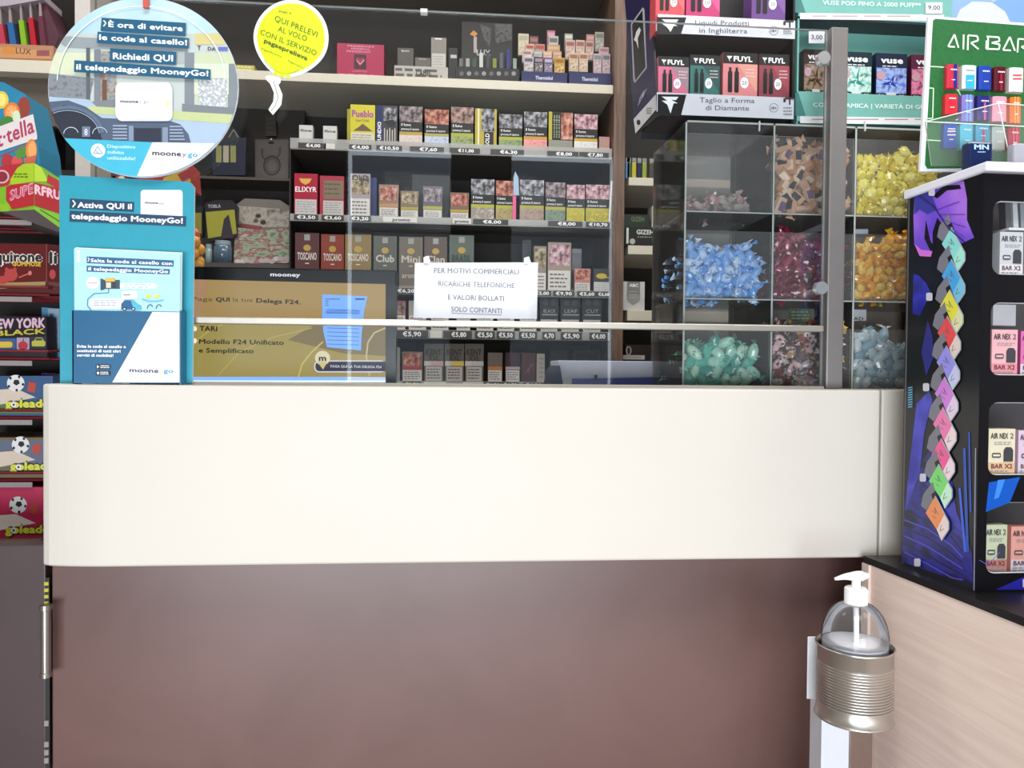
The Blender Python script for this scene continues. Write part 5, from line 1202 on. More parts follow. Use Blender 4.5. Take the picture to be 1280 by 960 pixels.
on(6, 'cigarette_pack', 'cream side of a pack, rightmost on lowest rail', 671, 681, 442, 'a8a09a', lambda F: F.lines(.3, .1, .9, .9, 5, GREY, 1), group=G6)
on(6, 'picture_frame', 'small dark brown box behind the till', 688, 709, 438, '3a2e30', None, dy=.1)
on(6, 'picture_frame', 'flat dark framed box behind the till', 717, 750, 438, '3a3028', lambda F: F.rect(.08, .1, .92, .9, mat('2a221e'), 1), dy=.1)
# ---------------- top cream board
def ontop(name, label, x0, x1, ytop, body, draw, d=.03, dy=.02, zoff=0, group='boxes on the top cream board', **k):
    return uvbox(name, label, 'box', (x0, ytop, x1), SY+dy, zt1+.0005+zoff, d, body, draw, group, **k)
ontop('flat_pack', 'flat yellow packet lying at the left of cream board', 294, 318, 81.5, 'b0a848', lambda F: F.lines(.1, .2, .9, .9, 2, mat('d8d0a8'), 1, .5), d=.08)
def heart(F):
    F.rect(0, 0, 1, 1, mat('9c1c48', .35), 1)
    for y, a, b in ((.90, .22, .80), (.82, .30, .70), (.74, .20, .72)): F.text('PRESERVATIVI'[:int(6+6*(b-a))], a, y, b, y, .05, mat('d890a8'), 2, .02)
    F.rect(.36, .24, .62, .68, mat('3a1424'), 2); F.poly([(.49, .32), (.40, .50), (.42, .58), (.46, .58), (.49, .54), (.52, .58), (.57, .58), (.59, .50)], mat('8c2848'), 3); F.line([(.42, .50), (.49, .38), (.58, .52)], .02, mat('d898a8'), 4)
    F.text('LOVESTYLE', .32, .15, .64, .15, .05, mat('d890a8'), 2); F.lines(.04, .03, .96, .09, 1, mat('d890a8'), 2, .6)
ontop('magenta_box', 'magenta box with a dark heart emblem on cream board', 421.5, 480, 55, '8c1840', heart, d=.08)
tr_ = ontop('display_tray', 'white printed tray under the grey boxes on cream board', 493, 560, 83, 'a8a6a2', lambda F: [F.lines(.02, .1, .98, .9, 2, mat('55534f'), 1, .5), F.text('CAMEL', .4, .3, .7, .3, .4, mat('3a3836'), 2, .03)], d=.07)
ztr = WY(527, 83, SY+.02).z-zt1
for a, b, y, c, lb in ((497, 517, 60, '4a4644', 'dark grey box at the left on white tray'), (519, 538, 72, '5c5654', 'low grey box in the middle of white tray'), (539, 558, 47, '7c7872', 'tall grey box with pale base on white tray')):
    ontop('small_box', lb, a, b, y, c, lambda F, y=y: [F.text('BOX', .25, .8, .75, .8, .08, mat('c8c4c0'), 1, .03)] if y != 47 else [F.rect(.05, .04, .95, .48, mat('b4b0aa'), 1), F.lines(.1, .08, .9, .42, 4, GREY, 2, .3), F.rect(.25, .94, .7, .97, WHITE, 1)], dy=.03, zoff=ztr)
ontop('small_box', 'small black box with white flash beside white tray', 561, 572, 60, '1c1a1c', lambda F: F.rect(.2, .7, .9, .8, mat('a8a8a8'), 1), dy=.03, zoff=.0)
lx = thing('lighter_display', 'dark lighter display with pale lettering on cream board', 'display stand', (WY(611, 95, SY+.03).x, SY+.06, zt1+.0005))
def lxb(m):
    a, b = WY(570, 95, SY+.015), WY(649, 86, SY+.015); m.box(a.x, b.x, SY+.015, SY+.09, zt1+.0005, b.z, mat('121214', .35))
    c = mat('1a1a1c', .3); p, q = WY(577, 85, SY+.06), WY(641, 28, SY+.06); m.box(p.x, q.x, SY+.07, SY+.075, b.z, q.z, c)
sub('tray_body', lx, lxb)
def lxp(m):
    F = FY(m, SY+.014)
    for k in range(8): F.ell(577+k*9.3, 92, 2.8, 2.8, mat('8a8a8c' if k % 2 else '5c5c60'), 1, 12)
    F = FY(m, SY+.069); F.text('LUX', 596, 69, 613, 69.5, 7, mat('a8a8aa'), 1, .02); F.poly([(587, 43), (592, 38), (597, 42), (594, 46)], mat('b07838'), 1); F.rect(592, 46, 596, 66, mat('9c9090'), 1); F.poly([(600, 30), (614, 36), (612, 60), (604, 46)], blotch(('1a1a1c', '4a4a4c', '2a2a2c'), 90), 1)
    F.poly([(618, 30), (640, 30), (640, 50), (620, 55)], blotch(('1a1a1c', '4a4a4c', '2a2a2c'), 90), 1)
sub('printed_face', lx, lxp)
random.seed(11)
for k in range(9):
    xx = 574+k*8.4; hgt = random.choice((62, 66, 70, 73)); hh = ('5a5c60', '8c8c8e', '2c4a3c', 'b0b0b0', '3a3a3e', '6a7a2c', '4c4c54', '2c2c70', '7a8a80')[k]
    q = tag(sub('lighter', None, lambda m: (lambda a, b: m.box(a.x, b.x, SY+.035, SY+.045, WY(xx, 86, SY+.035).z+.001, b.z, mat(hh, .3, .3)))(WY(xx, 86, SY+.035), WY(xx+4.6, hgt, SY+.035)), loc=(WY(xx, 86, SY+.035).x, SY+.04, WY(xx, 86, SY+.035).z)), ('grey', 'silver', 'dark green', 'pale silver', 'charcoal', 'olive', 'slate', 'navy', 'grey green')[k]+' lighter standing in the dark lighter display', 'lighter', 'lighters in the dark display')
def tray_boxes(x0, x1, label, txt, boxes, cardlab):
    t_ = ontop('box_tray', label, x0, x1, 90 if x0 < 700 else 91, '1a2256', lambda F: F.text(txt, .3, .4, .68, .4, .26, mat('c4c8dc'), 1, .03), d=.10, dy=.02)
    zo = WY(x0+20, 91, SY+.02).z-zt1
    for j, (a, b, y0, y1, c, c2, lb, dd) in enumerate(boxes):
        w = uvbox('small_carton', lb, 'box', (a, y0, b), SY+.03+dd, zt1+.0005+zo+max(0, (89-y1)*.0023*.9), .012, c, lambda F, c2=c2: [F.rect(.08, .1, .92, .6, blotch((c2, c, 'c8beb4'), 120), 1), F.rect(.1, .7, .9, .9, mat(c2), 1)], 'small cartons in the two blue trays')
bx1 = [(655, 667, 71, 88, 'a8a4a8', '5c4a5c', 'grey white', .0), (668, 679, 71, 88, '38303c', '8c7c90', 'black patterned', 0), (680, 691, 72, 88, '504468', 'a89cb8', 'violet', 0), (693, 706, 72, 89, 'b08c34', '8c5c20', 'golden yellow', 0), (653, 665, 63, 71, 'b4aeb0', '9c5c5c', 'pale', .014), (667, 678, 63, 71, '8c8c8c', 'aaaaaa', 'mid grey', .014), (679, 690, 64, 71, 'b89484', 'c8a898', 'pinkish tan', .014), (691, 702, 64, 71, 'a88470', 'c09c88', 'light brown', .014),
       (657, 668, 55, 63, 'b0a090', 'a03c3c', 'beige and red', .028), (669, 681, 55, 63, 'a47468', '9c3c3c', 'dusty red', .028), (684, 700, 56, 64, 'a8845c', 'b89c7c', 'ochre', .028), (648, 661, 42, 55, 'b4ac94', '9c9884', 'cream', .042), (662, 673, 45, 55, '5c3438', '8c5c5c', 'wine', .042), (686, 698, 45, 56, 'a4a4a4', '5c5c5c', 'light grey', .042), (684, 694, 38, 45, '9c5c74', 'b88c9c', 'rose', .056)]
bx1 = [(a, b, c, d, e, f_, g+' little carton in left blue tray, '+('front row' if dd == 0 else 'second row' if dd < .02 else 'third row' if dd < .03 else 'back row' if dd < .05 else 'topmost'), dd) for a, b, c, d, e, f_, g, dd in bx1]
tray_boxes(652, 709, 'dark blue tray of little cartons, left one on cream board', 'Thermidol', bx1, '')
bx2 = [(711.5, 723, 66, 86, 'b8a48c', '8c5c3c', 'tan', 0), (724, 735, 66, 86, 'bca894', '905c48', 'sandy', 0), (742, 752, 67, 87, 'b49aa4', '6c7c84', 'pinkish grey', 0), (753, 763, 67, 87, 'b4a0a8', '5c6c7c', 'mauve', 0), (707, 719, 50, 66, 'b09a94', '8c4c4c', 'rosy beige', .016), (720, 731, 50, 66, 'b49c90', '8c5048', 'peach', .016), (732, 742, 51, 66, 'ac948c', '84483c', 'dull pink', .016), (749, 761, 59, 67, 'b8a4a8', 'a86c7c', 'light pink', .016),
       (706, 716, 42, 50, '8c9084', 'b8bcb0', 'greyish green', .03), (744, 755, 40, 50, '949890', '6c7068', 'silver grey', .03), (733, 743, 43, 51, '9c6c6c', 'b88c8c', 'brick', .03)]
bx2 = [(a, b, c, d, e, f_, g+' little carton in right blue tray, '+('front row' if dd == 0 else 'second row' if dd < .02 else 'back row'), dd) for a, b, c, d, e, f_, g, dd in bx2]
tray_boxes(711.5, 764, 'dark blue tray of little cartons beside brown upright', 'Thermidol', bx2, '')

# ================================================================ SHELVES RIGHT OF THE UPRIGHT
rs2 = thing('side_shelving', 'narrow cream boards right of the brown upright', 'shelving', (.8, 2.4, 0))
xr0 = WY(786, 230, SY).x; xr1 = 1.35
sub('back_panel', rs2, lambda m: m.box(up1, xr1, 2.56, 2.58, 0, 2.6, mat('1c1918', .6)))
bz = []
for (y0, y1) in ((222, 232), (307, 318), (388, 401)):
    za, zb_ = WY(800, y1, SY).z, WY(800, y0, SY).z; bz.append(zb_)
    sub('cream_board', rs2, lambda m: m.box(xr0, xr1, SY, 2.56, za, zb_, BOARD), bevel=.001)
sub('dark_board', rs2, lambda m: m.box(up1, xr1, SY, 2.56, WY(800, 452, SY).z-.02, WY(800, 449.5, SY).z, DARKW))
zdk = WY(800, 449.5, SY).z
hs = ['5c8cc4', '3c6c5c', 'c0b030', '1c2450', '8c9c3c', '4c4440', '5c5450', '6c6464', '4a4444', 'c06078', '5c4c4c', 'a0a83c', '4c4c48', '6c6464', '5c5654', '484442']
cnm = ['sky blue', 'dark green', 'yellow', 'navy', 'olive', 'brown', 'taupe', 'grey', 'dark grey', 'pink', 'maroon grey', 'lime', 'moss', 'ash', 'smoky', 'black grey']
for k in range(16):
    xx = 781+k*6.6+(2 if k > 4 else 0)
    if xx > 885: break
    x_ = max(WY(xx, 220, SY).x, xr0+.0002+k*.0005)
    ht = .062
    t_ = thing('lighter', cnm[k]+' lighter in the row right of the brown upright', 'lighter', (x_, SY+.02, bz[0]), 'lighters on the narrow cream board', local=True)
    m = MB(); m.box(-.0065, .0065, -.004, .004, .0004, ht*.8, mat(hs[k], .25, coat=.4)); m.build('lighter_body', t_, bevel=.002)
    m = MB(); m.box(-.006, .006, -.0038, .0038, ht*.8, ht, mat('8c8c8c', .3, .8)); m.build('metal_hood', t_)
gz = uvbox('paper_box', 'dark green box with faint lettering right of upright', 'box', (779, 268, 812), SY+.015, bz[1]+.0005, .08, '142418', lambda F: F.text('GIZEH', .3, .78, .8, .78, .14, mat('5c6c50'), 1, .03))
gz2 = uvbox('paper_box', 'black box with white lettering before the green box', 'box', (783, 284, 818), SY+.003, bz[1]+.0005, .010, '101012', lambda F: [F.text('GIZEH', .36, .62, .98, .62, .24, mat('c8c8c8'), 1, .04), F.lines(.4, .42, .96, .52, 1, GREY, 1, .6), F.ell(.22, .22, .10, .16, mat('a8a8a8'), 1, 12), F.rect(.0, .1, .08, .95, mat('d0d0d0'), 1)])
def shield(F):
    F.rect(.25, .35, .8, 1, mat('7a7a7a'), 1); F.poly([(.22, .55), (.82, .55), (.78, .32), (.52, .18), (.28, .32)], mat('8c8c8c'), 2); F.text('ABC', .34, .82, .72, .82, .1, WHITE, 3, .03); F.lines(.34, .4, .7, .7, 3, mat('aaaaaa'), 3, .3)
wz = WY(790, 388, SY).z
uvbox('white_packet', 'white packet with grey shield standing right of upright', 'packet', (776.5, 352, 806), SY+.01, bz[2]+.0005, .03, 'c4c4c2', shield)
uvbox('white_packet', 'white packet on the cream board seen through candy case', 'packet', (815, 258, 852), SY+.02, bz[1]+.0005, .05, 'b4b4b0', lambda F: F.line([(.2, .2), (.6, .4), (.95, .75)], .03, mat('4c4c4c'), 1))
uvbox('flat_box', 'low white box on the dark shelf behind the till', 'box', (779, 444, 806), SY+.01, zdk+.0005, .05, 'b8b4b2', lambda F: F.lines(.05, .3, .95, .8, 1, GREY, 1, .5))
uvbox('dark_box', 'dark maroon box with a pale ring behind the till', 'box', (782, 431, 815), SY+.07, zdk+.0005, .04, '2a1c1e', lambda F: F.arc(.12, .6, .08, .28, 0, 360, .05, mat('c8b8bc'), 1))
uvbox('grey_box', 'grey box on the lowest cream board behind candy case', 'box', (852, 370, 884), SY+.03, bz[2]+.0005, .05, '5c5450', lambda F: F.lines(.1, .2, .9, .8, 3, mat('3c3838'), 1))

# ================================================================ TILL BEHIND THE GLASS
ty = 1.40
tl = thing('till_drawer', 'pale lilac flat till top behind the lower glass', 'till', (WY(755, 478, ty).x, ty+.05, 1.10))
za, zb_ = 1.101, WY(755, 451, ty).z
sub('till_body', tl, lambda m: m.box(WY(697, 460, ty).x, WY(856, 460, ty).x, ty, ty+.10, za, zb_, mat('c4c8dc', .35)), bevel=.002)
sub('till_base', tl, lambda m: m.extr([WY(715, 473.5, ty-.004), WY(820, 471.5, ty-.004), WY(820, 482, ty-.004), WY(715, 482, ty-.004)], (0, .004, 0), mat('3c4a94', .4)))
sub('till_key', tl, lambda m: m.box(WY(744, 475, ty-.01).x, WY(746.5, 475, ty-.01).x, ty-.010, ty, WY(744, 475, ty).z, WY(744, 468.5, ty).z, BLK))
bs2 = tag(sub('label_roll', None, lambda m: m.extr([WY(a, b, 1.37) for a, b in [(681, 482), (684, 463), (690, 457), (700, 457), (704, 482)]], (0, .02, 0), mat('16203c', .4)), loc=(WY(692, 480, 1.37).x, 1.38, 1.10)), 'dark navy device at the left end of the till', 'device')

# ================================================================ GOODS LEFT OF THE TOBACCO
lw = thing('pegboard', 'dark brown wall panel with hanging goods left of tobacco', 'wall panel', (-.6, 2.5, 0))
px_ = WY(364, 250, 2.5).x
sub('panel', lw, lambda m: m.box(ul1+.001, x_l-.006, 2.50, 2.52, 0, zb1-.001, mat('332b28', .6)))
for k, y in enumerate((222, 330)):
    p = WY(300, y, 2.3)
    sub('shelf_board', lw, lambda m: m.box(ul1+.001, x_l-.006, 2.36 if k == 0 else 2.28, 2.50, p.z-.012 if k else WY(300, 221, 2.36).z-.008, p.z if k else WY(300, 221, 2.36).z, mat('4a4340', .5)))
def flatp(name, label, cat, pts, Y, d, c, fn=None, group=None, back=None):
    ps = [WY(a, b, Y) for a, b in pts]; cx = sum(p.x for p in ps)/len(ps); zz_ = min(p.z for p in ps)
    t_ = thing(name, label, cat, (cx, Y, zz_), group)
    sub('packet_body', t_, lambda m: m.extr(ps, (0, d, 0), mat(c, .4) if isinstance(c, str) else c))
    if fn: sub('printed_front', t_, lambda m: fn(FY(m, Y)))
    return t_
flatp('battery_pack', 'dark blue blister pack of yellow batteries beside the sign', 'pack', [(264, 175), (308, 172), (306, 219), (266, 219)], 2.37, .02, '161c34', lambda F: [F.rect(270+k*9, 182, 277+k*9, 203, mat('8c8c4c' if k != 1 else 'a8a088'), 1) for k in range(3)]+[F.poly([(284, 158), (292, 158), (302, 176), (278, 176)], mat('1c1c20'), 1), F.line([(286, 172), (292, 162), (298, 172)], 1.2, mat('8c8c8c'), 2)])
def cab(F):
    F.rect(319.5, 176, 359.5, 227, mat('68605c'), 1); F.arc(340, 207, 10, 11.5, 0, 360, 2.6, mat('40302c'), 2, 24); F.arc(340, 207, 7, 8.5, 0, 360, 1.2, mat('4c3a36'), 2, 20); F.line([(333, 201), (328, 196), (327.5, 188)], 1.6, mat('40302c'), 2); F.line([(346, 198), (350, 192), (350, 187)], 1.6, mat('40302c'), 2); F.rect(326, 186, 329.5, 192, mat('5c4038'), 3); F.rect(348.5, 184, 351.5, 191, mat('5c4038'), 3); F.ell(339, 178.5, 4, 1.6, BLK, 2, 12)
flatp('cable_pack', 'grey blister pack with a coiled cable hanging on panel', 'pack', [(318.5, 174), (361, 174), (360.5, 228), (319, 228)], 2.46, .012, '5c5654', cab)
sub('hook', lw, lambda m: m.tube([WY(339, 172, 2.5), WY(339, 174, 2.44)], .003, mat('8c8c8c', .3, .8), 8))
flatp('earphone_pack', 'dim brown pack hanging above the cable pack', 'pack', [(331, 142), (344, 140), (346, 170), (332, 170)], 2.485, .01, '3c332c', lambda F: F.lines(333, 146, 343, 168, 4, mat('4c443c'), 1))
def yb(c): return lambda F: [F.poly([(257, 265), (293, 262), (296, 292), (260, 298)], mat(c), 1), F.poly([(276, 298), (280, 274), (286, 268), (292, 298)], mat('2c2430'), 2), F.rect(258, 253, 290, 262, mat('16141a'), 1), F.text('TOBLA', 260, 260, 276, 259.5, 4, mat('b8b0c0'), 2, .02)]
flatp('yellow_pack', 'yellow and black hanging packet behind the monitor', 'packet', [(255, 256), (268, 250), (290, 250), (297, 258), (296, 296), (262, 302)], 2.30, .02, '1c1820', yb('9a9830'))
flatp('yellow_pack', 'olive yellow packet edge beside the teal brochure stand', 'packet', [(240, 258), (253, 258), (253, 296), (240, 296)], 2.32, .02, '1c1820', lambda F: F.rect(242, 266, 252, 292, mat('8c8628'), 1))
def bagp(F):
    F.poly([(297, 257), (362, 262), (361, 284), (295, 284)], blotch(('8c8480', 'b0a69c', '6c6458'), 40), 1); F.ell(323, 270, 3.6, 2.4, mat('2c2420'), 2, 12); F.ell(329, 278, 3.6, 3, mat('2c2420'), 2, 12); F.ell(320, 276, 3, 2.6, mat('5c4438'), 2, 12); F.poly([(301, 279), (328, 283), (324, 292), (298, 290)], mat('8c4448'), 2)
flatp('cotton_bag', 'clear bag with pale and red print on top of green bag', 'bag', [(295, 256), (306, 248), (350, 250), (362, 258), (362, 290), (296, 290)], 2.36, .03, '77706a', bagp)
random.seed(5)
flatp('candy_bag', 'shiny green and white sweet bag behind the monitor', 'bag', [(294, 284), (330, 288), (364, 284), (363, 329), (292, 329)], 2.31, .04, blotch(('6c8468', 'a8b09c', '8c5c5c', 'b8b0a8'), 26, .2, stretch=(1, 1, 2)), lambda F: [F.ell(297+k*6+random.uniform(-1, 1), 326+random.uniform(-3, 2), 4, 3, mat(random.choice(('b8a4a4', 'a87078', 'c8c0bc'))), 1+k*.1, 10) for k in range(11)]+[F.line([(300, 296+k*6), (356, 299+k*6)], .7, mat('a0a890'), 1) for k in range(4)])
for i, (a, y0, b, c, lb) in enumerate(((254, 304, 263, '9cb0b4', 'small pale blue tube behind monitor'), (265, 300, 288, '52687c', 'squat blue grey jar behind monitor'))):
    zj = WY(270, 331, 2.29).z
    t_ = thing('jar', lb, 'jar', (WY((a+b)/2, 320, 2.29).x, 2.31, zj+.0005))
    xa_, xb_ = WY(a, 320, 2.29).x, WY(b, 320, 2.29).x; r_ = (xb_-xa_)/2; zt9 = WY(a, y0, 2.29).z
    sub('jar_body', t_, lambda m: m.lathe((xa_+xb_)/2, 2.31, [(0, zj+.001), (r_, zj+.001), (r_, zt9-.016), (r_*.85, zt9-.012)], mat(c, .15, coat=.6), 20), smooth=True)
    sub('lid', t_, lambda m: m.lathe((xa_+xb_)/2, 2.31, [(r_*.88, zt9-.012), (r_*.88, zt9), (0, zt9)], mat('8c9cac', .3), 20))
random.seed(3)
for k in range(9):
    p = WY(243+random.uniform(-3, 8), 292+k*5.0, 1.50+random.uniform(0, .02))
    o = tag(sub('lollipop', None, lambda m: [m.blob(p, (.011, .009, .011), mat('e0a038' if k % 3 else 'd86a4c', .3, coat=.5), 10, 6), m.tube([p, p+Vector((.004, .01, -.03))], .0012, WHITE, 5)], loc=p, smooth=True), 'orange and yellow lollipop peeking out right of brochure stand', 'lollipop', 'lollipops behind the brochure stand')
lh = thing('lollipop_stand', 'thin stand carrying the lollipops behind the brochure stand', 'stand', (WY(240, 400, 1.53).x, 1.53, 1.10))
sub('pole', lh, lambda m: m.box(WY(236, 400, 1.53).x, WY(244, 400, 1.53).x, 1.53, 1.545, 1.101, WY(240, 285, 1.53).z, mat('b86a3c')))
flatp('red_bag', 'red and yellow bag peeking over the teal brochure stand', 'bag', [(140, 230), (146, 219), (165, 224), (200, 220), (238, 205), (243, 210), (245, 240), (140, 240)], 1.42, .03, 'a83430', lambda F: [F.poly([(205, 222), (236, 210), (240, 235), (200, 235)], mat('c8a83c'), 1), F.poly([(222, 218), (238, 210), (240, 222), (228, 228)], mat('a02c38'), 2), F.ell(152, 222, 4, 2, mat('d8c8a8'), 1, 10)])
tag(sub('bag_stand', None, lambda m: m.box(WY(190, 300, 1.47).x, WY(200, 300, 1.47).x, 1.455, 1.47, 1.101, WY(190, 225, 1.47).z, mat('7c3430')), loc=(WY(195, 300, 1.47).x, 1.46, 1.10)), 'thin red stand hidden behind the teal brochure stand', 'stand')

# ================================================================ UPPER LEFT SHELF
LY = 2.15
ls = thing('left_shelving', 'cream shelf and dark back panel at the far left', 'shelving', (-1.7, 2.3, 0))
zl0, zl1_ = WY(30, 91, LY).z, WY(30, 75, LY).z
zun = WY(30, 91, LY).z
sub('cream_board', ls, lambda m: m.box(-2.3, ul0-.002, LY, 2.60, zl1_-.032, zl1_, BOARD))
sub('under_panel', ls, lambda m: m.box(-2.3, WY(60, 120, LY).x, LY+.04, LY+.06, zl1_-.16, zl1_-.033, mat('5c5348', .6)))
sub('back_panel', ls, lambda m: m.box(-2.5, ul0-.001, 2.61, 2.63, 0, 2.6, mat('241e1c', .6)))
pt = thing('lighter_tray', 'pink and tan tray of coloured gas lighters on left shelf', 'display tray', (WY(20, 74, LY).x, LY+.05, zl1_+.0005))
def tb_(m):
    a, b = WY(-60, 60, LY), WY(66, 64, LY)
    m.box(a.x, b.x, LY+.004, LY+.12, zl1_+.0005, WY(30, 55, LY).z, mat('a87c5c'))
sub('tray_body', pt, tb_)
sub('printed_front', pt, lambda m: (lambda F: [F.poly([(-50, 54), (64, 64), (64, 74), (-50, 71)], mat('c08c5c'), 1), F.text('LUX', 20, 66.5, 39, 68.5, 7, mat('4c3038'), 2, .0), F.rect(46, 63, 62, 70, mat('8c4c54'), 2), F.poly([(4, 58), (18, 59), (18, 67), (4, 66)], mat('c8843c'), 2)])(FY(m, LY+.003)))
sub('side_card', pt, lambda m: m.extr([WY(44, 2, LY+.02), WY(56, 2, LY+.02), WY(74, 44, LY+.02), WY(66, 64, LY+.02), WY(58, 62, LY+.02)], (0, .10, 0), mat('4a2434')))
up = thing('upper_tray', 'pale lilac tray edge at the top left corner', 'tray', (WY(20, 4, LY).x, LY+.02, WY(20, 8, LY).z))
sub('tray_edge', up, lambda m: m.extr([WY(-60, -12, LY), WY(54, -8, LY), WY(54, -1, LY), WY(10, 7, LY), WY(-60, 13, LY)], (0, .10, 0), mat('a49aa4')))
for k, (x0, x1, c, lb, y0) in enumerate(((-4, 5, 'b03850', 'crimson', 30), (8, 18, '2c5c94', 'blue', 28), (22, 31, '7ca828', 'lime green', 25), (34, 43, 'a81c30', 'red', 22), (46, 55, '5c2c3c', 'dull maroon', 20))):
    t_ = thing('gas_lighter', lb+' long gas lighter in the pink tray', 'lighter', WY(x0+4, 60, LY+.01), 'gas lighters in the pink tray')
    sub('lighter_handle', t_, lambda m: m.extr([WY(x0+1, y0, LY+.006), WY(x1-2, y0, LY+.006), WY(x1+3, 60, LY+.006), WY(x0+5, 60, LY+.006)], (0, .014, 0), mat(c, .35)))
    sub('metal_nozzle', t_, lambda m: m.extr([WY(x0+2.5, 3, LY+.008), WY(x0+4.5, 3, LY+.008), WY(x1-3, y0, LY+.008), WY(x0+3, y0, LY+.008)], (0, .006, 0), mat('b4a8a8', .3, .5)))
for k, (a, b, y0, y1, c, lb) in enumerate(((50, 68, 160, 212, '2c2024', 'black and red'), (66, 84, 164, 210, '3c1820', 'dark red'))):
    pass
db = thing('dark_box', 'black and crimson box left of the round sign edge', 'box', (WY(60, 214, 2.3).x, 2.3, WY(60, 214, 2.3).z))
sub('carton_body', db, lambda m: m.extr([WY(a, b, 2.3) for a, b in [(50, 160), (69, 162), (69, 214), (50, 214)]], (0, .06, 0), mat('241c1e')))
sub('printed_front', db, lambda m: (lambda F: [F.rect(57, 177, 68, 206, mat('5c1828'), 1), F.text('NIMBA', 50, 171.5, 64, 172, 3.5, mat('a8a0a0'), 1), F.rect(51, 178, 56, 212, mat('1a1214'), 1)])(FY(m, 2.3)))
sub('dark_board', ls, lambda m: m.box(-2.3, ul0-.001, 2.27, 2.60, WY(60, 214.5, 2.3).z-.02, WY(60, 214.5, 2.3).z-.001, mat('2c2624')))
# ================================================================ CANDY RACK AT THE FAR LEFT
RY = 1.45
REDW = mat('6e1420', .35, coat=.3)
rk = thing('candy_rack', 'red wire candy rack left of the counter', 'rack', (WY(20, 670, RY).x, RY+.1, 0))
rxl, rxr = -1.35, WY(69, 400, RY+.02).x
for xx in (WY(52, 400, RY+.05).x, -1.30):
    sub('rack_post', rk, lambda m: m.box(xx-.010, xx+.010, RY+.16, RY+.18, 0, WY(20, 250, RY).z, REDW))
rows = [(270, 296), (366, 372), (446, 452), (520, 525), (598, 600), (673, 682)]
for k, (y0, y1) in enumerate(rows[:5]):
    z_ = WY(20, y0, RY).z
    for dy_ in (0, .04, .08, .12, .16): sub('shelf_wire', rk, lambda m: m.tube([(rxl, RY+dy_, z_-.003), (rxr, RY+dy_, z_-.003)], .0022, REDW, 6))
    sub('front_wire', rk, lambda m: m.tube([(rxl, RY-.004, z_+.010), (rxr, RY-.004, z_+.010), (rxr+.004, RY+.03, z_+.012), (rxr+.004, RY+.17, z_+.012)], .0024, REDW, 6))
    sub('price_strip', rk, lambda m: m.box(rxl, rxr-.03, RY-.001, RY+.001, z_-.016, z_-.007, mat('8c8484')))
zbase = WY(20, 673, RY).z
sub('base_shelf', rk, lambda m: m.box(rxl, WY(47, 676, RY-.02).x, RY-.02, RY+.2, zbase-.016, zbase-.001, mat('5c4c48')))
sub('rack_back', rk, lambda m: m.box(rxl, rxr, RY+.185, RY+.19, 0, WY(20, 290, RY).z, mat('120e10')))
def carton(label, pts, Y, d, c, fn, name='candy_carton', group='cartons on the red rack', zs=None):
    ps = [WY(a, b, Y) for a, b in pts]
    if zs is not None:
        for p in ps:
            if p.z < zs+.03 and p.z < zs+.012: p.z = zs
    t_ = thing(name, label, 'box', (sum(p.x for p in ps)/len(ps), Y, min(p.z for p in ps)), group)
    sub('carton_body', t_, lambda m: m.extr(ps, (0, d, 0), mat(c, .35)))
    sub('printed_front', t_, lambda m: fn(FY(m, Y)))
    return t_
zs = [WY(20, r[0], RY).z for r in rows]
def fruit(F):
    F.poly([(-70, 95), (5, 103), (32, 118), (48, 183), (50, 208), (-70, 208)], mat('2c80a4', .35), 1)
    F.ell(2, 125, 9, 11, mat('d8c048'), 2); F.ell(2, 125, 6, 8, mat('e8d878'), 3); F.ell(15, 140, 10, 12, mat('d87a30'), 2.5); F.ell(15, 141, 7.5, 9.5, mat('e89a50'), 3.5); F.ell(30, 135, 8, 14, mat('8c3c30'), 2.2)
    for t_ in range(0, 360, 45): F.line([(15, 141), (15+7*cos(radians(t_)), 141+9*sin(radians(t_)))], .5, mat('f4c890'), 4)
    F.poly([(-5, 152), (10, 145), (24, 150), (20, 160), (-5, 164)], mat('3c7c34'), 4); F.ell(21, 146, 5, 8, mat('c8d8b8'), 4.5, 14)
    F.poly([(-70, 184), (42, 143), (47, 170), (47, 174), (-70, 212)], mat('d8ccd0'), 5)
    F.text('fruit\u00b7tella', -30, 197, 44, 165, 13, mat('a83458'), 6, .02, vert=(-2.5, -19))
    F.line([(-10, 200), (47, 175)], 1.2, mat('a83458'), 6)
    F.ell(10, 202, 8, 9, mat('a82c34'), 5); F.ell(22, 203, 7, 8, mat('c84c48'), 5.5); F.ell(40, 188, 7, 14, mat('d88040'), 6); F.ell(41, 188, 5, 11, mat('e8a060'), 6.5); F.poly([(30, 198), (47, 194), (44, 206), (32, 206)], mat('c05c48'), 7); F.poly([(18, 190), (34, 180), (34, 195), (24, 200)], mat('4c8438'), 5.8)
carton('teal fruit chew box with orange slices at the far left', [(-70, 95), (5, 103), (32, 118), (48, 183), (51, 212), (51, 262), (-70, 262)], RY+.05, .08, '2c80a4', fruit)
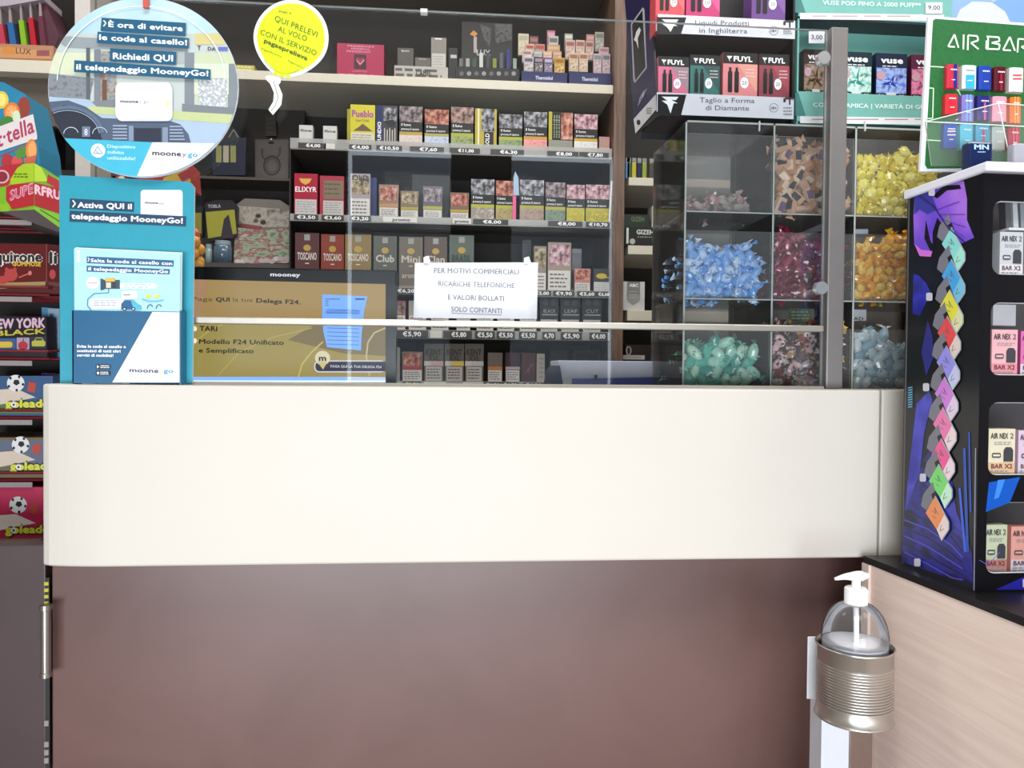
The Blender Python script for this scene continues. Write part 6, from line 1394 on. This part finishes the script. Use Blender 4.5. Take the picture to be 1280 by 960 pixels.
# angled pack with its corner to the viewer
sm = thing('candy_carton', 'green and red fruit jelly box with corner towards viewer', 'box', (WY(43, 262, RY-.03).x, RY, WY(43, 262, RY-.03).z), 'cartons on the red rack')
c0 = WY(43, 235, RY-.03); nl = Vector((-.35, -1, 0)).normalized(); nr = Vector((.75, -1, 0)).normalized()
def smb(m):
    a = [(-30, 214), (0, 208), (43, 204), (43, 262), (0, 264), (-30, 266)]; b = [(43, 204), (58, 214), (90, 233), (90, 296), (43, 262)]
    P = [WP(x, y, c0, nl) for x, y in a]; Q = [WP(x, y, c0, nr) for x, y in b]
    m.extr(P, (0, .03, 0), mat('7cb42c')); m.extr(Q, (0, .03, 0), mat('6ca02c'))
    F = FP(m, c0, nl); F.poly([(-30, 214), (0, 208), (28, 204), (10, 232), (-30, 240)], mat('b4303c', .35), 1); F.ell(3, 221, 9, 8.5, mat('d8b4b8'), 2); F.ell(3, 221, 7, 6.5, mat('8c2c3c'), 3)
    F.poly([(13, 225), (22, 210), (30, 205), (43, 204), (43, 227), (14, 231)], mat('a8c82c'), 2); F.lines(18, 216, 40, 223, 2, mat('4c7c20'), 3)
    F.poly([(8, 234), (14, 231), (43, 228), (43, 257), (16, 262), (8, 250)], mat('b42c34', .35), 3); F.poly([(-30, 258), (14, 254), (12, 264), (-30, 266)], mat('8cbc2c'), 2)
    F.text('SUPE', 13, 251, 43, 241, 12, mat('e8b4c4'), 5, .05); F.text('SUPE', 13.5, 250.5, 43, 240.5, 11, mat('c84c6c'), 6, -.0)
    F = FP(m, c0, nr); F.poly([(43, 204), (52, 210), (60, 227), (43, 227)], mat('a8c82c'), 2); F.poly([(60, 218), (90, 236), (90, 246), (58, 228)], mat('a82c34', .35), 2)
    F.poly([(43, 228), (90, 240), (90, 272), (43, 257)], mat('a4282e', .35), 3); F.poly([(43, 258), (90, 273), (90, 296), (43, 262)], mat('7cb42c'), 3)
    F.text('RFRUIT', 43, 242, 88, 253, 11, mat('e8b4c4'), 5, .05); F.line([(50, 262), (76, 278)], 1.5, mat('3c6c20'), 4)
sub('carton_body', sm, smb)
sub('carton_underside', sm, lambda m: m.face([WP(-30, 266, c0, nl), WP(0, 264, c0, nl), WP(43, 262, c0, nl), WP(90, 296, c0, nr), WP(90, 296, c0, nr)+Vector((0, .12, 0)), WP(-30, 266, c0, nl)+Vector((0, .12, 0))], mat('6c6264')))
def liq(F):
    F.poly([(-70, 303), (56, 306), (57, 352), (-70, 354)], mat('5c1818', .3), 1); F.poly([(60, 307), (76, 308), (76, 354), (60, 352)], mat('4c1414', .3), 1); F.line([(58.3, 305), (58.3, 353)], 1.5, mat('7c2c28'), 2)
    for dx, dy_, c_, l_ in ((-.6, 0, 'd8ccc8', 3), (.6, .6, 'd8ccc8', 3), (0, .3, '161214', 5)):
        F.text('liquirone', -14+dx, 327+dy_, 53+dx, 327+dy_, 12.5, mat(c_), l_, .09 if l_ == 3 else .035); F.text('li', 62+dx, 329+dy_, 72+dx, 329+dy_, 14, mat(c_), l_, .09 if l_ == 3 else .035)
    F.text('GOMMOSE', 16, 332.5, 52, 333, 5.5, mat('c8a030'), 6, .05)
    F.ell(14, 344, 8.5, 8, mat('a83434'), 3); F.ell(9, 337, 2.4, 2.8, mat('a83434'), 3.5); F.ell(19, 337, 2.4, 2.8, mat('a83434'), 3.5); F.ell(4, 350, 8, 5, mat('a83434'), 3.2); F.line([(24, 347), (37, 342)], 1.8, mat('b84c48'), 4); F.ell(38, 341.5, 2.4, 3, mat('c06c60'), 5, 12)
    F.poly([(-70, 354), (24, 353), (57, 352), (57, 357), (-70, 366)], mat('a08450'), 2); F.poly([(60, 352), (76, 354), (76, 358), (62, 357)], mat('5c2824'), 2); F.ell(66, 343, 4, 6, mat('a83434'), 3)
carton('dark red liquorice box with outlined lettering on the rack', [(-70, 303), (56, 305), (77, 307), (77, 366), (-70, 366)], RY+.008, .12, '501818', liq, zs=zs[1])
def ny(F):
    F.poly([(-70, 394), (58, 396), (58, 438), (-70, 441)], mat('181624', .3), 1); F.text('NEW YORK', -13, 411, 57, 409, 11.5, mat('c8a4b4'), 3, .05); F.text('BLACK', -5, 420, 57, 417, 6.5, mat('b8a830'), 3, .03)
    F.rect(-20, 423, 20, 438, mat('2c5080'), 2); F.rrect(-10, 427, 16, 434.5, 3, mat('c8a830'), 3); F.rect(21, 422, 37, 438, mat('9c8ca4'), 2); F.ell(29, 432, 6, 5.5, mat('a81c2c'), 3); F.line([(29, 427), (30, 423)], 1, INK, 4)
    F.rect(38, 421, 58, 437, mat('1c1830'), 2); F.rrect(40, 426, 57, 433, 2, mat('a8a83c'), 3); F.poly([(43, 426), (45, 422), (53, 422), (55, 426)], mat('a8a83c'), 3); F.rect(45, 422.8, 53, 425.6, mat('2c2c3c'), 4)
    for a in (42, 53): F.rect(a, 433, a+3, 435, BLK, 4)
carton('black liquorice box with apple and yellow taxi pictures', [(-70, 394), (58, 396), (59, 440), (-70, 442)], RY+.008, .035, '181624', ny, zs=zs[2])
carton('tall pale blue box behind the taxi picture box', [(52, 384), (76, 386), (76, 440), (52, 440)], RY+.05, .08, '4c84a8', lambda F: [F.rect(60, 386, 74, 436, mat('8ca4b4'), 1), F.rect(62, 392, 67, 405, mat('2c5c8c'), 2), F.lines(61, 410, 72, 434, 4, mat('5c7c94'), 2)], zs=zs[2])
def gol(y, bg, ball, ttl, x0, acc):
    def d(F):
        h = 45
        F.poly([(-70, y), (64, y), (64, y+h), (-70, y+h)], mat(bg, .3), 1); F.poly([(-70, y+h*.72), (64, y+h*.68), (64, y+h), (-70, y+h)], mat(acc), 2); F.poly([(-10, y+h*.35), (20, y+h*.30), (45, y+h*.55), (0, y+h*.75)], mat('c8b8a8' if bg != 'b82c54' else 'd8d0c8'), 2.5)
        bx, by = ball; F.ell(bx, by, 11, 10.5, mat('d4d4d4'), 3, 24); F.poly([(bx+1+4.4*cos(radians(90+72*i)), by-1+4*sin(radians(90+72*i))) for i in range(5)], BLK, 4)
        for t_ in (10, 82, 154, 226, 298): F.ell(bx+9.3*cos(radians(t_)), by+8.8*sin(radians(t_)), 1.6, 1.8, BLK, 4, 10)
        F.poly([(bx+16, by-2), (bx+26, by), (bx+24, by+12), (bx+14, by+10)], mat('a83c34'), 3)
        for c_, b_, l_ in (('1a1a1a', .16, 5), ('c8c83c', .05, 6)): F.text('goleador', x0, y+h*.83, x0+64, y+h*.81, 9.5, mat(c_), l_, b_)
        F.ell(x0+11, y+h*.75, 3.6, 3.6, mat('d8d8d8'), 7, 14); F.ell(x0+11, y+h*.75, 1.5, 1.5, BLK, 8, 8)
    return d
carton('blue topped goal candy box with football, upper one', [(-70, 470), (66, 470), (66, 519), (-70, 519)], RY+.006, .12, '34547c', gol(472, '34547c', (20, 479), 0, 7, '4c6c3c'), zs=zs[3])
carton('brownish goal candy box with football, middle one', [(-70, 547), (60, 547), (60, 597), (-70, 597)], RY+.006, .12, '6c5c3c', gol(550, '5c6478', (26, 556), 0, 13, '5c5c48'), zs=zs[4])
carton('crimson goal candy box with football, lowest one', [(-70, 609), (60, 609), (60, 673), (-70, 673)], RY+.006, .12, 'b82c54', gol(629, 'b82c54', (23, 631), 0, 7, '98203c'), zs=zs[5]-.0005)
flatp('lilac_packet', 'small lilac packet behind the counter end on the rack', 'packet', [(52, 466), (72, 468), (72, 480), (52, 480)], RY+.05, .03, '5c4480', lambda F: F.rect(55, 470, 62, 480, mat('b8a4c8'), 1))
